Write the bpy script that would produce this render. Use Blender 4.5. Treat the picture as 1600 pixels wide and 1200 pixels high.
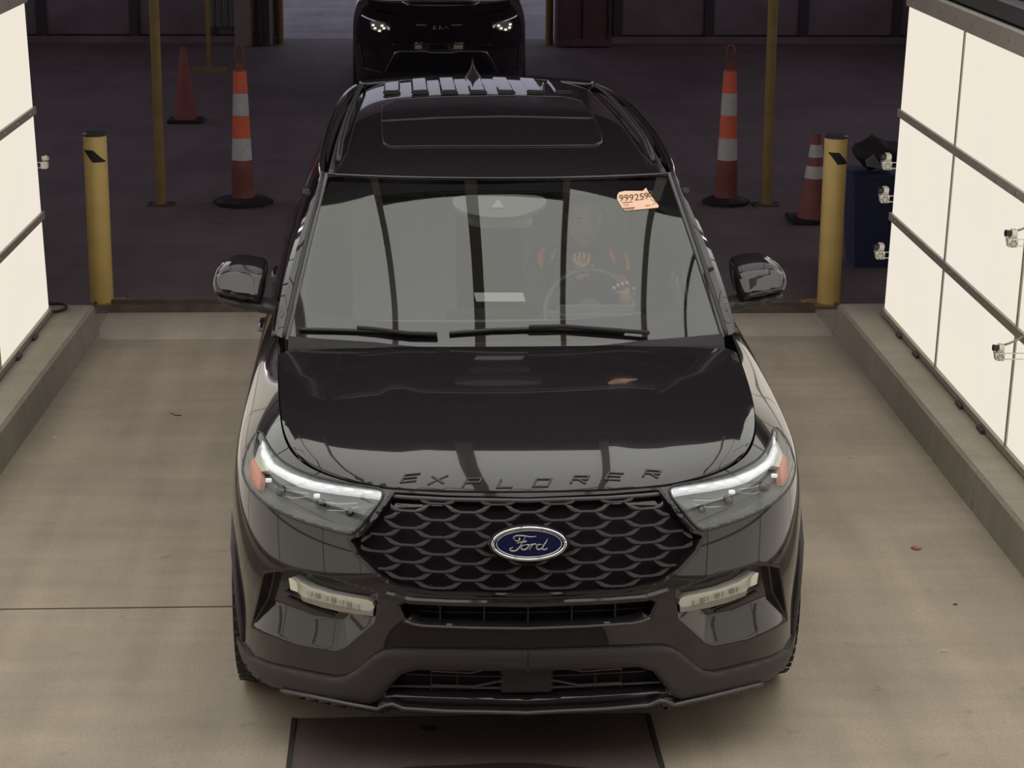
import bpy, bmesh, math, random
import numpy as np
from mathutils import Vector, Matrix
from mathutils.bvhtree import BVHTree
from mathutils.geometry import delaunay_2d_cdt

for o in list(bpy.data.objects):
    bpy.data.objects.remove(o)
SC = bpy.context.scene
COL = SC.collection
random.seed(4)

# ------------------------------------------------------------------ camera
FPX, CAM = 3370.1, np.array([-.4005, -6.3944, 3.09244])
PITCH, YAW, ROLL = .26705, .05342, .00737
def cam_basis():
    f = np.array([math.sin(YAW)*math.cos(PITCH), math.cos(YAW)*math.cos(PITCH), -math.sin(PITCH)])
    r = np.array([math.cos(YAW), -math.sin(YAW), 0.0])
    u = np.cross(r, f)
    c, s = math.cos(ROLL), math.sin(ROLL)
    return np.array([c*r+s*u, -s*r+c*u, f])
RB = cam_basis()
def proj(V):
    d = (np.asarray(V, float)-CAM) @ RB.T
    return np.stack([800+FPX*d[..., 0]/d[..., 2], 600-FPX*d[..., 1]/d[..., 2]], -1)
def ray(px, py):
    return RB.T @ np.array([(px-800)/FPX, -(py-600)/FPX, 1.0])
def at_z(px, py, z): d = ray(px, py); return CAM + (z-CAM[2])/d[2]*d
def at_y(px, py, y): d = ray(px, py); return CAM + (y-CAM[1])/d[1]*d
cd = bpy.data.cameras.new('camera')
cam = bpy.data.objects.new('camera', cd); COL.objects.link(cam)
cd.sensor_width = 36; cd.lens = 36*FPX/1600; cd.clip_start = .05; cd.clip_end = 200
M4 = Matrix.Identity(4)
for i in range(3):
    M4[i][0] = RB[0][i]; M4[i][1] = RB[1][i]; M4[i][2] = -RB[2][i]; M4[i][3] = CAM[i]
cam.matrix_world = M4
SC.camera = cam

# ------------------------------------------------------------------ world, exposure
SC.view_settings.view_transform = 'Standard'
SC.view_settings.look = 'None'
SC.view_settings.exposure = 0
SC.view_settings.gamma = 1
SC.view_settings.use_curve_mapping = False
w = bpy.data.worlds.new('world'); SC.world = w; w.use_nodes = True
w.node_tree.nodes['Background'].inputs[0].default_value = (.66, .67, .80, 1)
w.node_tree.nodes['Background'].inputs[1].default_value = .45
OVERHEAD, SIDEWALL, HALL = 1.65, .87, 4.2

# ------------------------------------------------------------------ materials
MATS = {}
def setp(b, **k):
    names = dict(rough='Roughness', metal='Metallic', ior='IOR', coat='Coat Weight', crough='Coat Roughness', cior='Coat IOR', spec='Specular IOR Level', alpha='Alpha', trans='Transmission Weight')
    for a, v in k.items():
        b.inputs[names[a]].default_value = v
def mat(name, col, noise=0, nscale=20, bump=0, bscale=200, emit=None, est=1, **k):
    m = bpy.data.materials.new(name); m.use_nodes = True
    nt = m.node_tree; b = nt.nodes['Principled BSDF']
    b.inputs['Base Color'].default_value = (*col, 1)
    setp(b, **({'rough': .5} | k))
    if emit:
        b.inputs['Emission Color'].default_value = (*emit, 1); b.inputs['Emission Strength'].default_value = est
    if noise or bump:
        tc = nt.nodes.new('ShaderNodeTexCoord')
    if noise:
        n = nt.nodes.new('ShaderNodeTexNoise'); n.inputs['Scale'].default_value = nscale; n.inputs['Detail'].default_value = 6
        nt.links.new(tc.outputs['Object'], n.inputs['Vector'])
        r = nt.nodes.new('ShaderNodeMapRange'); r.inputs[1].default_value = .25; r.inputs[2].default_value = .75
        r.inputs[3].default_value = 1-noise; r.inputs[4].default_value = 1+noise
        nt.links.new(n.outputs['Fac'], r.inputs[0])
        mx = nt.nodes.new('ShaderNodeVectorMath'); mx.operation = 'SCALE'; mx.inputs[0].default_value = col
        nt.links.new(r.outputs[0], mx.inputs['Scale']); nt.links.new(mx.outputs[0], b.inputs['Base Color'])
    if bump:
        n = nt.nodes.new('ShaderNodeTexNoise'); n.inputs['Scale'].default_value = bscale; n.inputs['Detail'].default_value = 4
        nt.links.new(tc.outputs['Object'], n.inputs['Vector'])
        bp = nt.nodes.new('ShaderNodeBump'); bp.inputs['Strength'].default_value = bump; bp.inputs['Distance'].default_value = .01
        nt.links.new(n.outputs['Fac'], bp.inputs['Height']); nt.links.new(bp.outputs[0], b.inputs['Normal'])
    MATS[name] = m
    return m
mat('paint', (.017, .0135, .0165), rough=.10, ior=1.25, coat=1, crough=.015, cior=1.6)
mat('gloss_black', (.018, .015, .018), rough=.08, ior=1.55)
mat('satin_black', (.024, .021, .024), rough=.42)
mat('matte_black', (.020, .017, .020), rough=.8)
mat('cavity', (.016, .013, .017), rough=.9, spec=.1)
mat('cladding', (.042, .036, .039), rough=.42, bump=.05, bscale=900)
mat('slat', (.07, .064, .07), rough=.28, spec=.8)
mat('chrome', (.8, .8, .82), metal=1, rough=.08)
mat('dark_chrome', (.10, .10, .11), metal=1, rough=.25)
mat('satin_chrome', (.5, .49, .47), metal=1, rough=.3)
mat('silver_white', (.85, .85, .88), metal=.2, rough=.2, emit=(1, 1, 1.06), est=.42)
mat('lamp_grey', (.14, .148, .14), rough=.35)
mat('lamp_pale', (.85, .82, .74), rough=.25, metal=.2)
mat('amber', (.75, .30, .20), rough=.25, spec=.6)
mat('badge_blue', (.010, .013, .055), rough=.15, coat=1)
mat('rubber', (.018, .017, .018), rough=.7, bump=.2, bscale=120)
mat('rim', (.05, .05, .055), metal=.8, rough=.3)
mat('interior', (.07, .07, .068), rough=.7)
mat('frit', (.012, .010, .012), rough=.9, spec=0)
mat('interior_grey', (.14, .14, .135), rough=.7)
mat('yellow_paint', (.68, .46, .15), noise=.10, nscale=7, rough=.45, bump=.05, bscale=40)
mat('yellow_old', (.33, .22, .075), noise=.2, nscale=9, rough=.6)
mat('cone_orange', (.88, .17, .085), noise=.08, nscale=12, rough=.55)
mat('cone_dull', (.27, .085, .07), noise=.15, nscale=10, rough=.6)
mat('reflector_white', (.62, .60, .60), noise=.12, nscale=14, rough=.5)
mat('frame_grey', (.38, .33, .28), noise=.1, nscale=12, rough=.5, metal=.2)
mat('mullion_grey', (.45, .40, .35), rough=.5, metal=.2)
mat('dark_steel', (.045, .04, .04), rough=.5)
mat('rust_steel', (.12, .085, .075), noise=.4, nscale=9, rough=.65, metal=.2)
mat('dark_wall', (.22, .175, .19), noise=.25, nscale=2, rough=.85)
mat('maroon', (.13, .065, .07), noise=.2, nscale=3, rough=.7)
mat('dark_post', (.07, .055, .065), rough=.8)
mat('olive_metal', (.26, .22, .18), noise=.15, nscale=4, rough=.7)
mat('pale_strip', (.25, .25, .26), rough=.6)
mat('ceiling_dark', (.07, .058, .065), rough=.9)
mat('bin_blue', (.035, .042, .10), rough=.5)
mat('bag_grey', (.12, .11, .12), rough=.6)
mat('cam_white', (.62, .58, .50), rough=.45)
mat('cam_pale', (.80, .76, .68), rough=.4)
mat('cam_lens', (.02, .02, .022), rough=.15)
mat('cable', (.02, .018, .018), rough=.6)
mat('skin', (.50, .24, .15), rough=.55)
mat('hair', (.012, .010, .010), rough=.7)
mat('hoodie', (.02, .02, .024), rough=.85)
mat('hivis', (1.0, .10, .05), rough=.5)
mat('label_peach', (.86, .55, .40), noise=.04, nscale=30, rough=.45)
mat('label_ink', (.10, .05, .03), rough=.6)
mat('label_red', (.7, .16, .08), rough=.6)
mat('label_white', (.45, .47, .46), rough=.5)
mat('leaf', (.30, .13, .09), rough=.8)
mat('speck', (.55, .5, .45), rough=.8)
mat('sensor_reflection_grey', (.17, .18, .17), rough=.5)

def emitter(name, col, st):
    m = bpy.data.materials.new(name); m.use_nodes = True; nt = m.node_tree; nt.nodes.clear()
    e = nt.nodes.new('ShaderNodeEmission'); o = nt.nodes.new('ShaderNodeOutputMaterial')
    e.inputs[1].default_value = st
    tc = nt.nodes.new('ShaderNodeTexCoord'); n = nt.nodes.new('ShaderNodeTexNoise'); n.inputs['Scale'].default_value = .9
    nt.links.new(tc.outputs['Object'], n.inputs['Vector'])
    mx = nt.nodes.new('ShaderNodeMix'); mx.data_type = 'RGBA'
    mx.inputs[6].default_value = (col[0]*1.0, col[1]*.97, col[2]*1.05, 1); mx.inputs[7].default_value = (col[0], col[1], col[2]*.9, 1)
    nt.links.new(n.outputs['Fac'], mx.inputs[0]); nt.links.new(mx.outputs[2], e.inputs[0]); nt.links.new(e.outputs[0], o.inputs[0])
    MATS[name] = m
emitter('side_light', (1.0, .925, .80), SIDEWALL)
emitter('top_light', (1.0, 1.02, .95), OVERHEAD)

def glass(name, tint, ior=1.5, rough=0.0, gcol=(1, 1, 1), haze=0, hcol=(.1, .1, .1)):
    m = bpy.data.materials.new(name); m.use_nodes = True; nt = m.node_tree; nt.nodes.clear()
    t = nt.nodes.new('ShaderNodeBsdfTransparent'); t.inputs[0].default_value = (*tint, 1)
    g = nt.nodes.new('ShaderNodeBsdfGlossy'); g.inputs['Roughness'].default_value = rough; g.inputs[0].default_value = (*gcol, 1)
    gm = nt.nodes.new('ShaderNodeNewGeometry'); dt = nt.nodes.new('ShaderNodeVectorMath'); dt.operation = 'DOT_PRODUCT'
    nt.links.new(gm.outputs['Normal'], dt.inputs[0]); nt.links.new(gm.outputs['Incoming'], dt.inputs[1])
    def mt(op, a, b_=None):
        x = nt.nodes.new('ShaderNodeMath'); x.operation = op
        for i, v in enumerate((a, b_)):
            if v is None: continue
            if isinstance(v, (int, float)): x.inputs[i].default_value = v
            else: nt.links.new(v, x.inputs[i])
        return x.outputs[0]
    f0 = ((ior-1)/(ior+1))**2
    fr_ = mt('ADD', mt('MULTIPLY', mt('POWER', mt('SUBTRACT', 1.0, mt('ABSOLUTE', dt.outputs['Value'])), 5.0), 1-f0), f0)
    mx = nt.nodes.new('ShaderNodeMixShader'); o = nt.nodes.new('ShaderNodeOutputMaterial')
    src = t.outputs[0]
    if haze:
        d = nt.nodes.new('ShaderNodeBsdfDiffuse'); d.inputs[0].default_value = (*hcol, 1)
        m2 = nt.nodes.new('ShaderNodeMixShader'); m2.inputs[0].default_value = haze
        nt.links.new(src, m2.inputs[1]); nt.links.new(d.outputs[0], m2.inputs[2]); src = m2.outputs[0]
    nt.links.new(fr_, mx.inputs[0]); nt.links.new(src, mx.inputs[1]); nt.links.new(g.outputs[0], mx.inputs[2])
    nt.links.new(mx.outputs[0], o.inputs[0]); MATS[name] = m
glass('windscreen', (.97, .985, .97), 1.92, rough=.02)
glass('side_glass', (.10, .11, .10), 1.5)
glass('lamp_cover', (.94, .95, .95), 1.52)

def concrete(name, col, col2, wet=False):
    m = bpy.data.materials.new(name); m.use_nodes = True; nt = m.node_tree; b = nt.nodes['Principled BSDF']
    b.inputs['Roughness'].default_value = .72; b.inputs['Specular IOR Level'].default_value = .3
    g = nt.nodes.new('ShaderNodeNewGeometry')
    def noise(sc, det, stretch=None):
        n = nt.nodes.new('ShaderNodeTexNoise'); n.inputs['Scale'].default_value = sc; n.inputs['Detail'].default_value = det
        if stretch:
            mp = nt.nodes.new('ShaderNodeMapping'); mp.inputs['Scale'].default_value = stretch
            nt.links.new(g.outputs['Position'], mp.inputs[0]); nt.links.new(mp.outputs[0], n.inputs['Vector'])
        else:
            nt.links.new(g.outputs['Position'], n.inputs['Vector'])
        return n.outputs['Fac']
    def ramp(fac, a, c, lo, hi):
        r = nt.nodes.new('ShaderNodeMapRange'); r.inputs[1].default_value = a; r.inputs[2].default_value = c; r.inputs[3].default_value = lo; r.inputs[4].default_value = hi
        nt.links.new(fac, r.inputs[0]); return r.outputs[0]
    def mul(a, c):
        x = nt.nodes.new('ShaderNodeMath'); x.operation = 'MULTIPLY'; nt.links.new(a, x.inputs[0]); nt.links.new(c, x.inputs[1]); return x.outputs[0]
    mx = nt.nodes.new('ShaderNodeMix'); mx.data_type = 'RGBA'; mx.inputs[6].default_value = (*col, 1); mx.inputs[7].default_value = (*col2, 1)
    nt.links.new(ramp(noise(.8, 5), .35, .65, 0, 1), mx.inputs[0])
    f = mul(ramp(noise(2.2, 6), .3, .7, .90, 1.08), ramp(noise(90, 3), .3, .7, .90, 1.10))
    f = mul(f, ramp(noise(1.0, 5, (5, .35, 1)), .3, .7, .88, 1.08))
    f = mul(f, ramp(noise(9, 3), .68, .76, 1.0, .80))
    f = mul(f, ramp(noise(1.6, 3, (.6, 6, 1)), .3, .7, .94, 1.05))
    sc = nt.nodes.new('ShaderNodeVectorMath'); sc.operation = 'SCALE'
    nt.links.new(mx.outputs[2], sc.inputs[0]); nt.links.new(f, sc.inputs['Scale']); nt.links.new(sc.outputs[0], b.inputs['Base Color'])
    bp = nt.nodes.new('ShaderNodeBump'); bp.inputs['Strength'].default_value = .35; bp.inputs['Distance'].default_value = .004
    nt.links.new(noise(220, 3), bp.inputs['Height']); nt.links.new(bp.outputs[0], b.inputs['Normal'])
    MATS[name] = m
concrete('concrete', (.415, .348, .275), (.372, .315, .257))
concrete('concrete_patch', (.54, .47, .39), (.50, .43, .36))
concrete('curb_concrete', (.40, .355, .29), (.34, .30, .25))
concrete('asphalt', (.175, .14, .145), (.135, .108, .115))
concrete('outside_road', (.36, .33, .36), (.28, .26, .285))
concrete('plate_dark', (.135, .100, .088), (.10, .078, .072))
concrete('stain', (.035, .028, .030), (.03, .025, .028))

# ------------------------------------------------------------------ helpers
def tag(o, label=None, cat=None, group=None, kind=None):
    if label: o['label'] = label
    if cat: o['category'] = cat
    if group: o['group'] = group
    if kind: o['kind'] = kind
    return o
def empty(name, loc, label, cat, group=None):
    o = bpy.data.objects.new(name, None); COL.objects.link(o); o.location = loc; o.empty_display_size = .1
    return tag(o, label, cat, group)
def link(name, me, m, parent=None, smooth=False):
    if m: me.materials.append(MATS[m] if isinstance(m, str) else m)
    if smooth:
        me.polygons.foreach_set('use_smooth', [True]*len(me.polygons))
    o = bpy.data.objects.new(name, me); COL.objects.link(o)
    if parent:
        o.parent = parent
        pl = parent; off = Vector((0, 0, 0))
        while pl: off += pl.location; pl = pl.parent
        me.transform(Matrix.Translation(-off))
    return o
def mesh(name, V, F, m, parent=None, smooth=False):
    me = bpy.data.meshes.new(name)
    me.from_pydata([tuple(map(float, v)) for v in V], [], [tuple(map(int, f)) for f in F]); me.update()
    return link(name, me, m, parent, smooth)
class BM:
    """collects boxes, tubes and lathes in world coordinates; build() links them as one mesh"""
    def __init__(s): s.b = bmesh.new()
    def add(s, V, F):
        vs = [s.b.verts.new(tuple(map(float, v))) for v in V]
        for f in F:
            try: s.b.faces.new([vs[i] for i in f])
            except ValueError: pass
        return s
    def box(s, a, c, bev=0):
        a, c = np.minimum(a, c), np.maximum(a, c)
        if bev:
            t = bmesh.new(); bmesh.ops.create_cube(t, size=1)
            for v in t.verts: v.co = Vector([a[i]+(v.co[i]+.5)*(c[i]-a[i]) for i in range(3)])
            bmesh.ops.bevel(t, geom=t.edges[:], offset=bev, segments=2, affect='EDGES')
            t.verts.index_update(); s.add([v.co for v in t.verts], [[v.index for v in f.verts] for f in t.faces]); t.free(); return s
        V = [(x, y, z) for x in (a[0], c[0]) for y in (a[1], c[1]) for z in (a[2], c[2])]
        return s.add(V, [(0, 1, 3, 2), (4, 6, 7, 5), (0, 4, 5, 1), (2, 3, 7, 6), (0, 2, 6, 4), (1, 5, 7, 3)])
    def quadbox(s, P, h):
        """prism: base polygon P (list of 3D pts), extruded by vector h"""
        n = len(P); V = [np.array(p, float) for p in P]; V += [v+np.array(h) for v in V]
        return s.add(V, [tuple(range(n))[::-1], tuple(range(n, 2*n))]+[(i, (i+1) % n, n+(i+1) % n, n+i) for i in range(n)])
    def tube(s, pts, r, n=10, flat=None):
        pts = [np.array(p, float) for p in pts]; k = len(pts)
        rs = r if isinstance(r, (list, tuple)) else [r]*k
        V, F = [], []; prev = None
        for i, p in enumerate(pts):
            t = pts[min(i+1, k-1)]-pts[max(i-1, 0)]; t = t/(np.linalg.norm(t)+1e-9)
            if prev is None:
                a = np.array([0, 0, 1.]) if abs(t[2]) < .9 else np.array([1., 0, 0])
            else: a = prev
            a = a-t*(a@t); a /= np.linalg.norm(a)+1e-9; prev = a; b2 = np.cross(t, a)
            for j in range(n):
                an = 2*math.pi*j/n; fa = flat or 1
                V.append(p+rs[i]*(math.cos(an)*a*fa+math.sin(an)*b2))
        for i in range(k-1):
            for j in range(n):
                F.append((i*n+j, i*n+(j+1) % n, (i+1)*n+(j+1) % n, (i+1)*n+j))
        F.append(tuple(range(n))[::-1]); F.append(tuple(range((k-1)*n, k*n)))
        return s.add(V, F)
    def lathe(s, prof, c, n=32, axis='z', cap=True):
        V, F = [], []
        for r, h in prof:
            for j in range(n):
                a = 2*math.pi*j/n
                if axis == 'z': V.append((c[0]+r*math.cos(a), c[1]+r*math.sin(a), c[2]+h))
                elif axis == 'x': V.append((c[0]+h, c[1]+r*math.cos(a), c[2]+r*math.sin(a)))
                else: V.append((c[0]+r*math.cos(a), c[1]+h, c[2]+r*math.sin(a)))
        k = len(prof)
        for i in range(k-1):
            for j in range(n): F.append((i*n+j, i*n+(j+1) % n, (i+1)*n+(j+1) % n, (i+1)*n+j))
        if cap: F += [tuple(range(n))[::-1], tuple(range((k-1)*n, k*n))]
        return s.add(V, F)
    def build(s, name, m, parent=None, smooth=False, ang=None):
        bmesh.ops.recalc_face_normals(s.b, faces=s.b.faces[:])
        me = bpy.data.meshes.new(name); s.b.to_mesh(me); s.b.free()
        o = link(name, me, m, parent, smooth or bool(ang))
        if ang: me.set_sharp_from_angle(angle=math.radians(ang))
        return o
def struct(name, b, m, label=None, smooth=False):
    o = b.build(name, m, None, smooth); o['kind'] = 'structure'
    if label: o['label'] = label
    return o

# ------------------------------------------------------------------ setting: floor, walls, ceiling
struct('floor', BM().box((-7, -9, -.25), (7, 6.6, 0)), 'concrete')
dk = BM().box((-7, 6.6, -.25), (7, 22.0, 0)); struct('floor_asphalt', dk, 'asphalt')
struct('floor_outside', BM().box((-14, 22.0, -.25), (14, 60, -.01)), 'outside_road')
struct('ceiling', BM().box((-7, -9, 4.6), (7, 21.9, 4.8)), 'ceiling_dark')
struct('wall_left', BM().box((-7.2, -9, 0), (-7, 21.9, 4.6)), 'dark_wall')
struct('wall_right', BM().box((7, -9, 0), (7.2, 21.9, 4.6)), 'dark_wall')
struct('wall_front', BM().box((-7, -9.2, 0), (7, -9, 4.6)), 'dark_wall')
FW = 21.5
emitter('hall_fill', (.95, .86, 1.0), HALL)  # unseen glowing strips high on both walls, added to brighten the rear hall
for sd, nm in ((-1, 'fill_frame_1'), (1, 'fill_frame_2')):
    wf = struct(nm, BM().box((sd*6.98, 7.4, 3.5), (sd*6.9, 20.6, 3.56)), 'dark_steel')
    for k in range(8):
        BM().box((sd*6.96, 7.5+k*1.63, 3.56), (sd*6.93, 7.5+k*1.63+1.55, 4.3)).build('fill_panel', 'hall_fill', wf)
def wallpanels(parent_name, x0, x1, seams):
    w = struct(parent_name, BM().box((x0, FW+.06, 0), (x1, FW+.2, 4.6)), 'dark_post')
    xs = [x0]+seams+[x1]
    for a, b in zip(xs[:-1], xs[1:]):
        BM().box((a+.03, FW, .10), (b-.03, FW+.06, 4.5), .01).build('wall_panel', 'dark_wall', w)
    BM().box((x0, FW-.05, 0), (x1, FW+.06, .085)).build('base_rail', 'dark_wall', w)
    for s in seams:
        BM().box((s-.06, FW-.04, .086), (s+.06, FW+.02, 4.5)).build('wall_post', 'dark_post', w)
    return w
sx = lambda px, py=45: float(at_y(px, py, FW)[0])
wallpanels('wall_back_left', -7, sx(432), [sx(65), sx(210), sx(330)])
wallpanels('wall_back_right', sx(868), 7, [sx(965), sx(1108), sx(1255), sx(1400)])
struct('wall_lintel', BM().box((sx(432)-.2, FW+.02, 3.7), (sx(868)+.2, FW+.2, 4.6)), 'dark_wall')

# concrete seams, slab edges and the floor joint
struct('trim_1', BM().box((-7, 1.60, 0), (-1.05, 1.612, .0015)), 'plate_dark', 'thin expansion joint across the concrete left of the car')
struct('trim_2', BM().box((-2.19, 5.93, 0), (2.17, 6.6, .003)), 'concrete_patch', 'paler strip of concrete before the steel edge')
# dirty cover plate in the floor in front of the bumper
pl = empty('floor_plate', (-.16, .1, 0), 'dark rusty steel cover plate set in the floor under the front bumper', 'floor plate')
BM().box((-.765, -.9, 0), (.44, .50, .005)).build('plate', 'plate_dark', pl)
BM().box((-.785, -.9, 0), (-.768, .52, .008)).build('plate_edge', 'dark_steel', pl)
BM().box((.443, -.9, 0), (.46, .52, .006)).build('plate_edge', 'dark_steel', pl)
BM().box((-.768, .503, 0), (.443, .52, .006)).build('plate_edge', 'rust_steel', pl)
def blob(name, cx, cy, rx, ry, z, m, label, cat, n=40, jit=.12, parent=None, h=.001):
    ph = [random.uniform(0, 6.28) for _ in range(5)]
    pts = []
    for i in range(n):
        a = 2*math.pi*i/n; r = 1+jit*sum(math.sin((k+2)*a+ph[k])/(k+1) for k in range(5))
        pts.append((cx+rx*r*math.cos(a), cy+ry*r*math.sin(a), z))
    o = BM().quadbox(pts, (0, 0, h)).build(name, m, parent)
    if label: tag(o, label, cat)
    return o
blob('oil_stain', -.12, .02, .36, .13, .0055, 'stain', 'wide dark wet oil stain on the rusty plate below the bumper', 'stain', jit=.10)
blob('oil_stain', -.31, .42, .03, .022, .0055, 'stain', 'small dark oil spot on the plate, near its far left edge', 'stain')

# steel edge strips at the end of the concrete
for xa, xb, ya, yb, lb in ((-2.19, -.9, 6.60, 6.76, 'rusty steel channel across the floor beside the left yellow bollard'), (.95, 2.17, 6.50, 6.58, 'rusty steel channel across the floor beside the right yellow bollard')):
    e = empty('steel_channel', ((xa+xb)/2, 6.7, 0), lb, 'floor channel')
    BM().box((xa, ya, 0), (xb, ya+.02, .05)).build('channel_lip', 'rust_steel', e)
    BM().box((xa, yb-.02, 0), (xb, yb, .05)).build('channel_lip', 'rust_steel', e)
    BM().box((xa, ya+.02, 0), (xb, yb-.02, .012)).build('channel_bed', 'dark_steel', e)
    for k in range(5):
        x = xa+(k+.5)*(xb-xa)/5
        BM().lathe([(.012, 0), (.012, .005), (.006, .009)], (x, (ya+yb)/2, .012), 10).build('bolt', 'frame_grey', e)

# curbs
def curb(name, pts_in, sgn, label):
    b = BM(); n = len(pts_in)
    prof = [(0, 0), (-.012*sgn, .165), (.005*sgn, .18), (.50*sgn, .18), (.50*sgn, 0)]
    V = []; F = []
    for x, y in pts_in:
        for dx, z in prof: V.append((x+dx+.03*-sgn*(z == 0), y, z))
    m = len(prof)
    for i in range(n-1):
        for j in range(m): F.append((i*m+j, i*m+(j+1) % m, (i+1)*m+(j+1) % m, (i+1)*m+j))
    F += [tuple(range(m)), tuple(range((n-1)*m, n*m))[::-1]]
    o = b.add(V, F).build(name, 'curb_concrete'); return tag(o, label, 'curb')
curb('concrete_curb', [(-2.205, 6.05), (-2.30, 3.5), (-2.36, 1), (-2.45, -4.5)], -1, 'low concrete curb running below the left light wall')
curb('concrete_curb', [(2.21, 5.99), (2.185, 2.6), (2.17, 0), (2.15, -4.5)], 1, 'low concrete curb running below the right light wall')

# ------------------------------------------------------------------ side light walls
def light_wall(name, x_at, y_far, sgn, label, panel_w, first_w):
    ZB, Z1, Z2, ZT = .205, .765, 1.362, 1.985
    LEAN = .028
    root = empty(name, (x_at(1), 1, .18), label, 'light wall')
    X = lambda y, z: x_at(y)+sgn*LEAN*(z-.2)
    def slab(y0, y1, z0, z1, t0, t1):
        # box between depth t0..t1 outwards
        V = []
        for t in (t0, t1):
            for (y, z) in ((y0, z0), (y1, z0), (y1, z1), (y0, z1)): V.append((X(y, z)+sgn*t, y, z))
        return BM().add(V, [(0, 1, 2, 3), (7, 6, 5, 4), (0, 4, 5, 1), (1, 5, 6, 2), (2, 6, 7, 3), (3, 7, 4, 0)])
    ys = [y_far, y_far-first_w]
    while ys[-1] > -3.0: ys.append(ys[-1]-panel_w)
    zs = [ZB, Z1, Z2, ZT]
    slab(ys[-1], y_far+.012, ZB-.02, ZT+.07, .03, .10).build('back_panel', 'dark_steel', root)
    for a, b in zip(ys[:-1], ys[1:]):
        for z0, z1 in zip(zs[:-1], zs[1:]):
            slab(b+.015, a-.015, z0+.022, z1-.022, 0, .028).build('light_panel', 'side_light', root)
    for y in ys[1:-1]:
        slab(y-.014, y+.014, ZB, ZT, -.006, .029).build('mullion', 'mullion_grey', root)
    for k, z in enumerate(zs):
        h = .021 if k else .016
        up = .055 if k == 3 else 0
        rl = slab(ys[-1], y_far+.012, z-h, z+h+up, -.014, .029).build('frame_rail', 'frame_grey', root)
        if k:
            for a, b in zip(ys[:-1], ys[1:]):
                for j in range(4):
                    y = a-(j+.5)*(a-b)/4
                    BM().lathe([(.007, -.004), (.007, .0), (.004, .004)][::-1] if sgn < 0 else [(.007, .0), (.007, -.004)], (X(y, z)-sgn*.014, y, z+up/2), 8, 'x').build('bolt', 'satin_chrome', rl)
    slab(ys[-1], y_far+.012, ZT+.08, ZT+.16, .06, .16).build('cable_tray', 'dark_steel', root)
    for a in ys[1:-1]:
        for d in (.32, .75):
            slab(a+d, a+d+.10, .181, .20, -.03, .06).build('foot_bracket', 'dark_steel', root)
    return root
light_wall('light_wall', lambda y: 2.41-.0145*(5.7-y), 5.70, 1, 'tall wall of glowing white light panels on the right curb', 1.42, 1.33)
light_wall('light_wall', lambda y: -2.415-.030*(5.8-y), 5.80, -1, 'tall wall of glowing white light panels on the left curb', 1.42, 1.36)

# ------------------------------------------------------------------ overhead light (above the frame, seen in the paint and glass)
oh = empty('overhead_light', (0, 0, 3.75), 'overhead bank of white light panels above the black car', 'ceiling light')
ZO = 3.75
SX = [-1.875, -1.015, -.155, .705, 1.565]
strips = [(-2.55, SX[0]-.02), (SX[0]+.02, SX[1]-.02), (SX[1]+.02, SX[2]-.05), (SX[2]+.05, SX[3]-.02), (SX[3]+.02, SX[4]-.02), (SX[4]+.02, 1.99), (2.03, 2.42)]
for i, (a, b) in enumerate(strips):
    ye = 2.84 if i in (0, 1, 4, 5, 6) else 2.74
    BM().box((a, .75, ZO), (b, ye, ZO+.03)).build('light_panel', 'top_light', oh)
    BM().box((a, -3.4, ZO), (b, .71, ZO+.03)).build('light_panel', 'top_light', oh)
BM().box((-2.6, -3.5, ZO+.035), (2.5, 2.92, ZO+.12)).build('back_panel', 'dark_steel', oh)
for x in SX:
    w_ = .055 if x == SX[2] else .028
    BM().box((x-w_, -3.5, ZO-.02), (x+w_, 2.92, ZO+.034)).build('frame_rail', 'frame_grey', oh)
    BM().box((x-.04, 2.92, ZO-.03), (x+.04, 3.04, ZO+.06)).build('hanger', 'satin_chrome', oh)
for sd in (-1, 1):
    bk = empty('overhead_light', (sd*2.45, 1.5, 2.5), ('left' if sd < 0 else 'right')+' sloping bank of white light panels high above the '+('left' if sd < 0 else 'right')+' light wall', 'ceiling light')
    y = 6.3
    while y > -3.2:
        P4 = [(sd*2.62, y, 2.50), (sd*2.62, y-1.36, 2.50), (sd*2.30, y-1.36, 3.62), (sd*2.30, y, 3.62)]
        BM().quadbox(P4, (sd*.02, 0, .006)).build('light_panel', 'top_light', bk)
        y -= 1.42
    BM().quadbox([(sd*2.66, 6.4, 2.44), (sd*2.66, -3.3, 2.44), (sd*2.33, -3.3, 3.68), (sd*2.33, 6.4, 3.68)], (sd*.06, 0, .015)).build('back_panel', 'dark_steel', bk)
print('setting done')

# ------------------------------------------------------------------ surface maths
def bmat(ts, n):
    W = np.zeros((len(ts), n+2))
    for k, t in enumerate(ts):
        i = min(int(t), n-2); s = t-i
        w4 = [(1-s)**3/6, (3*s**3-6*s*s+4)/6, (-3*s**3+3*s*s+3*s+1)/6, s**3/6]
        for j in range(4): W[k, i+j] += w4[j]
    return W
def bsurf(C, vs, us, mirror=False):
    """uniform cubic B-spline through control net C[rows, cols, 3]"""
    C = np.asarray(C, float)
    a = 2*C[:, :1]-C[:, 1:2]
    if mirror: a = C[:, 1:2]*np.array([-1, 1, 1])
    C = np.concatenate([a, C, 2*C[:, -1:]-C[:, -2:-1]], 1)
    C = np.concatenate([2*C[:1]-C[1:2], C, 2*C[-1:]-C[-2:-1]], 0)
    Wv, Wu = bmat(vs, C.shape[0]-2), bmat(us, C.shape[1]-2)
    return np.einsum('vi,uj,ijk->vuk', Wv, Wu, C)
def gridfaces(r, c, flip=False):
    F = []
    for i in range(r-1):
        for j in range(c-1):
            q = (i*c+j, i*c+j+1, (i+1)*c+j+1, (i+1)*c+j)
            F.append(q[::-1] if flip else q)
    return F
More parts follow.
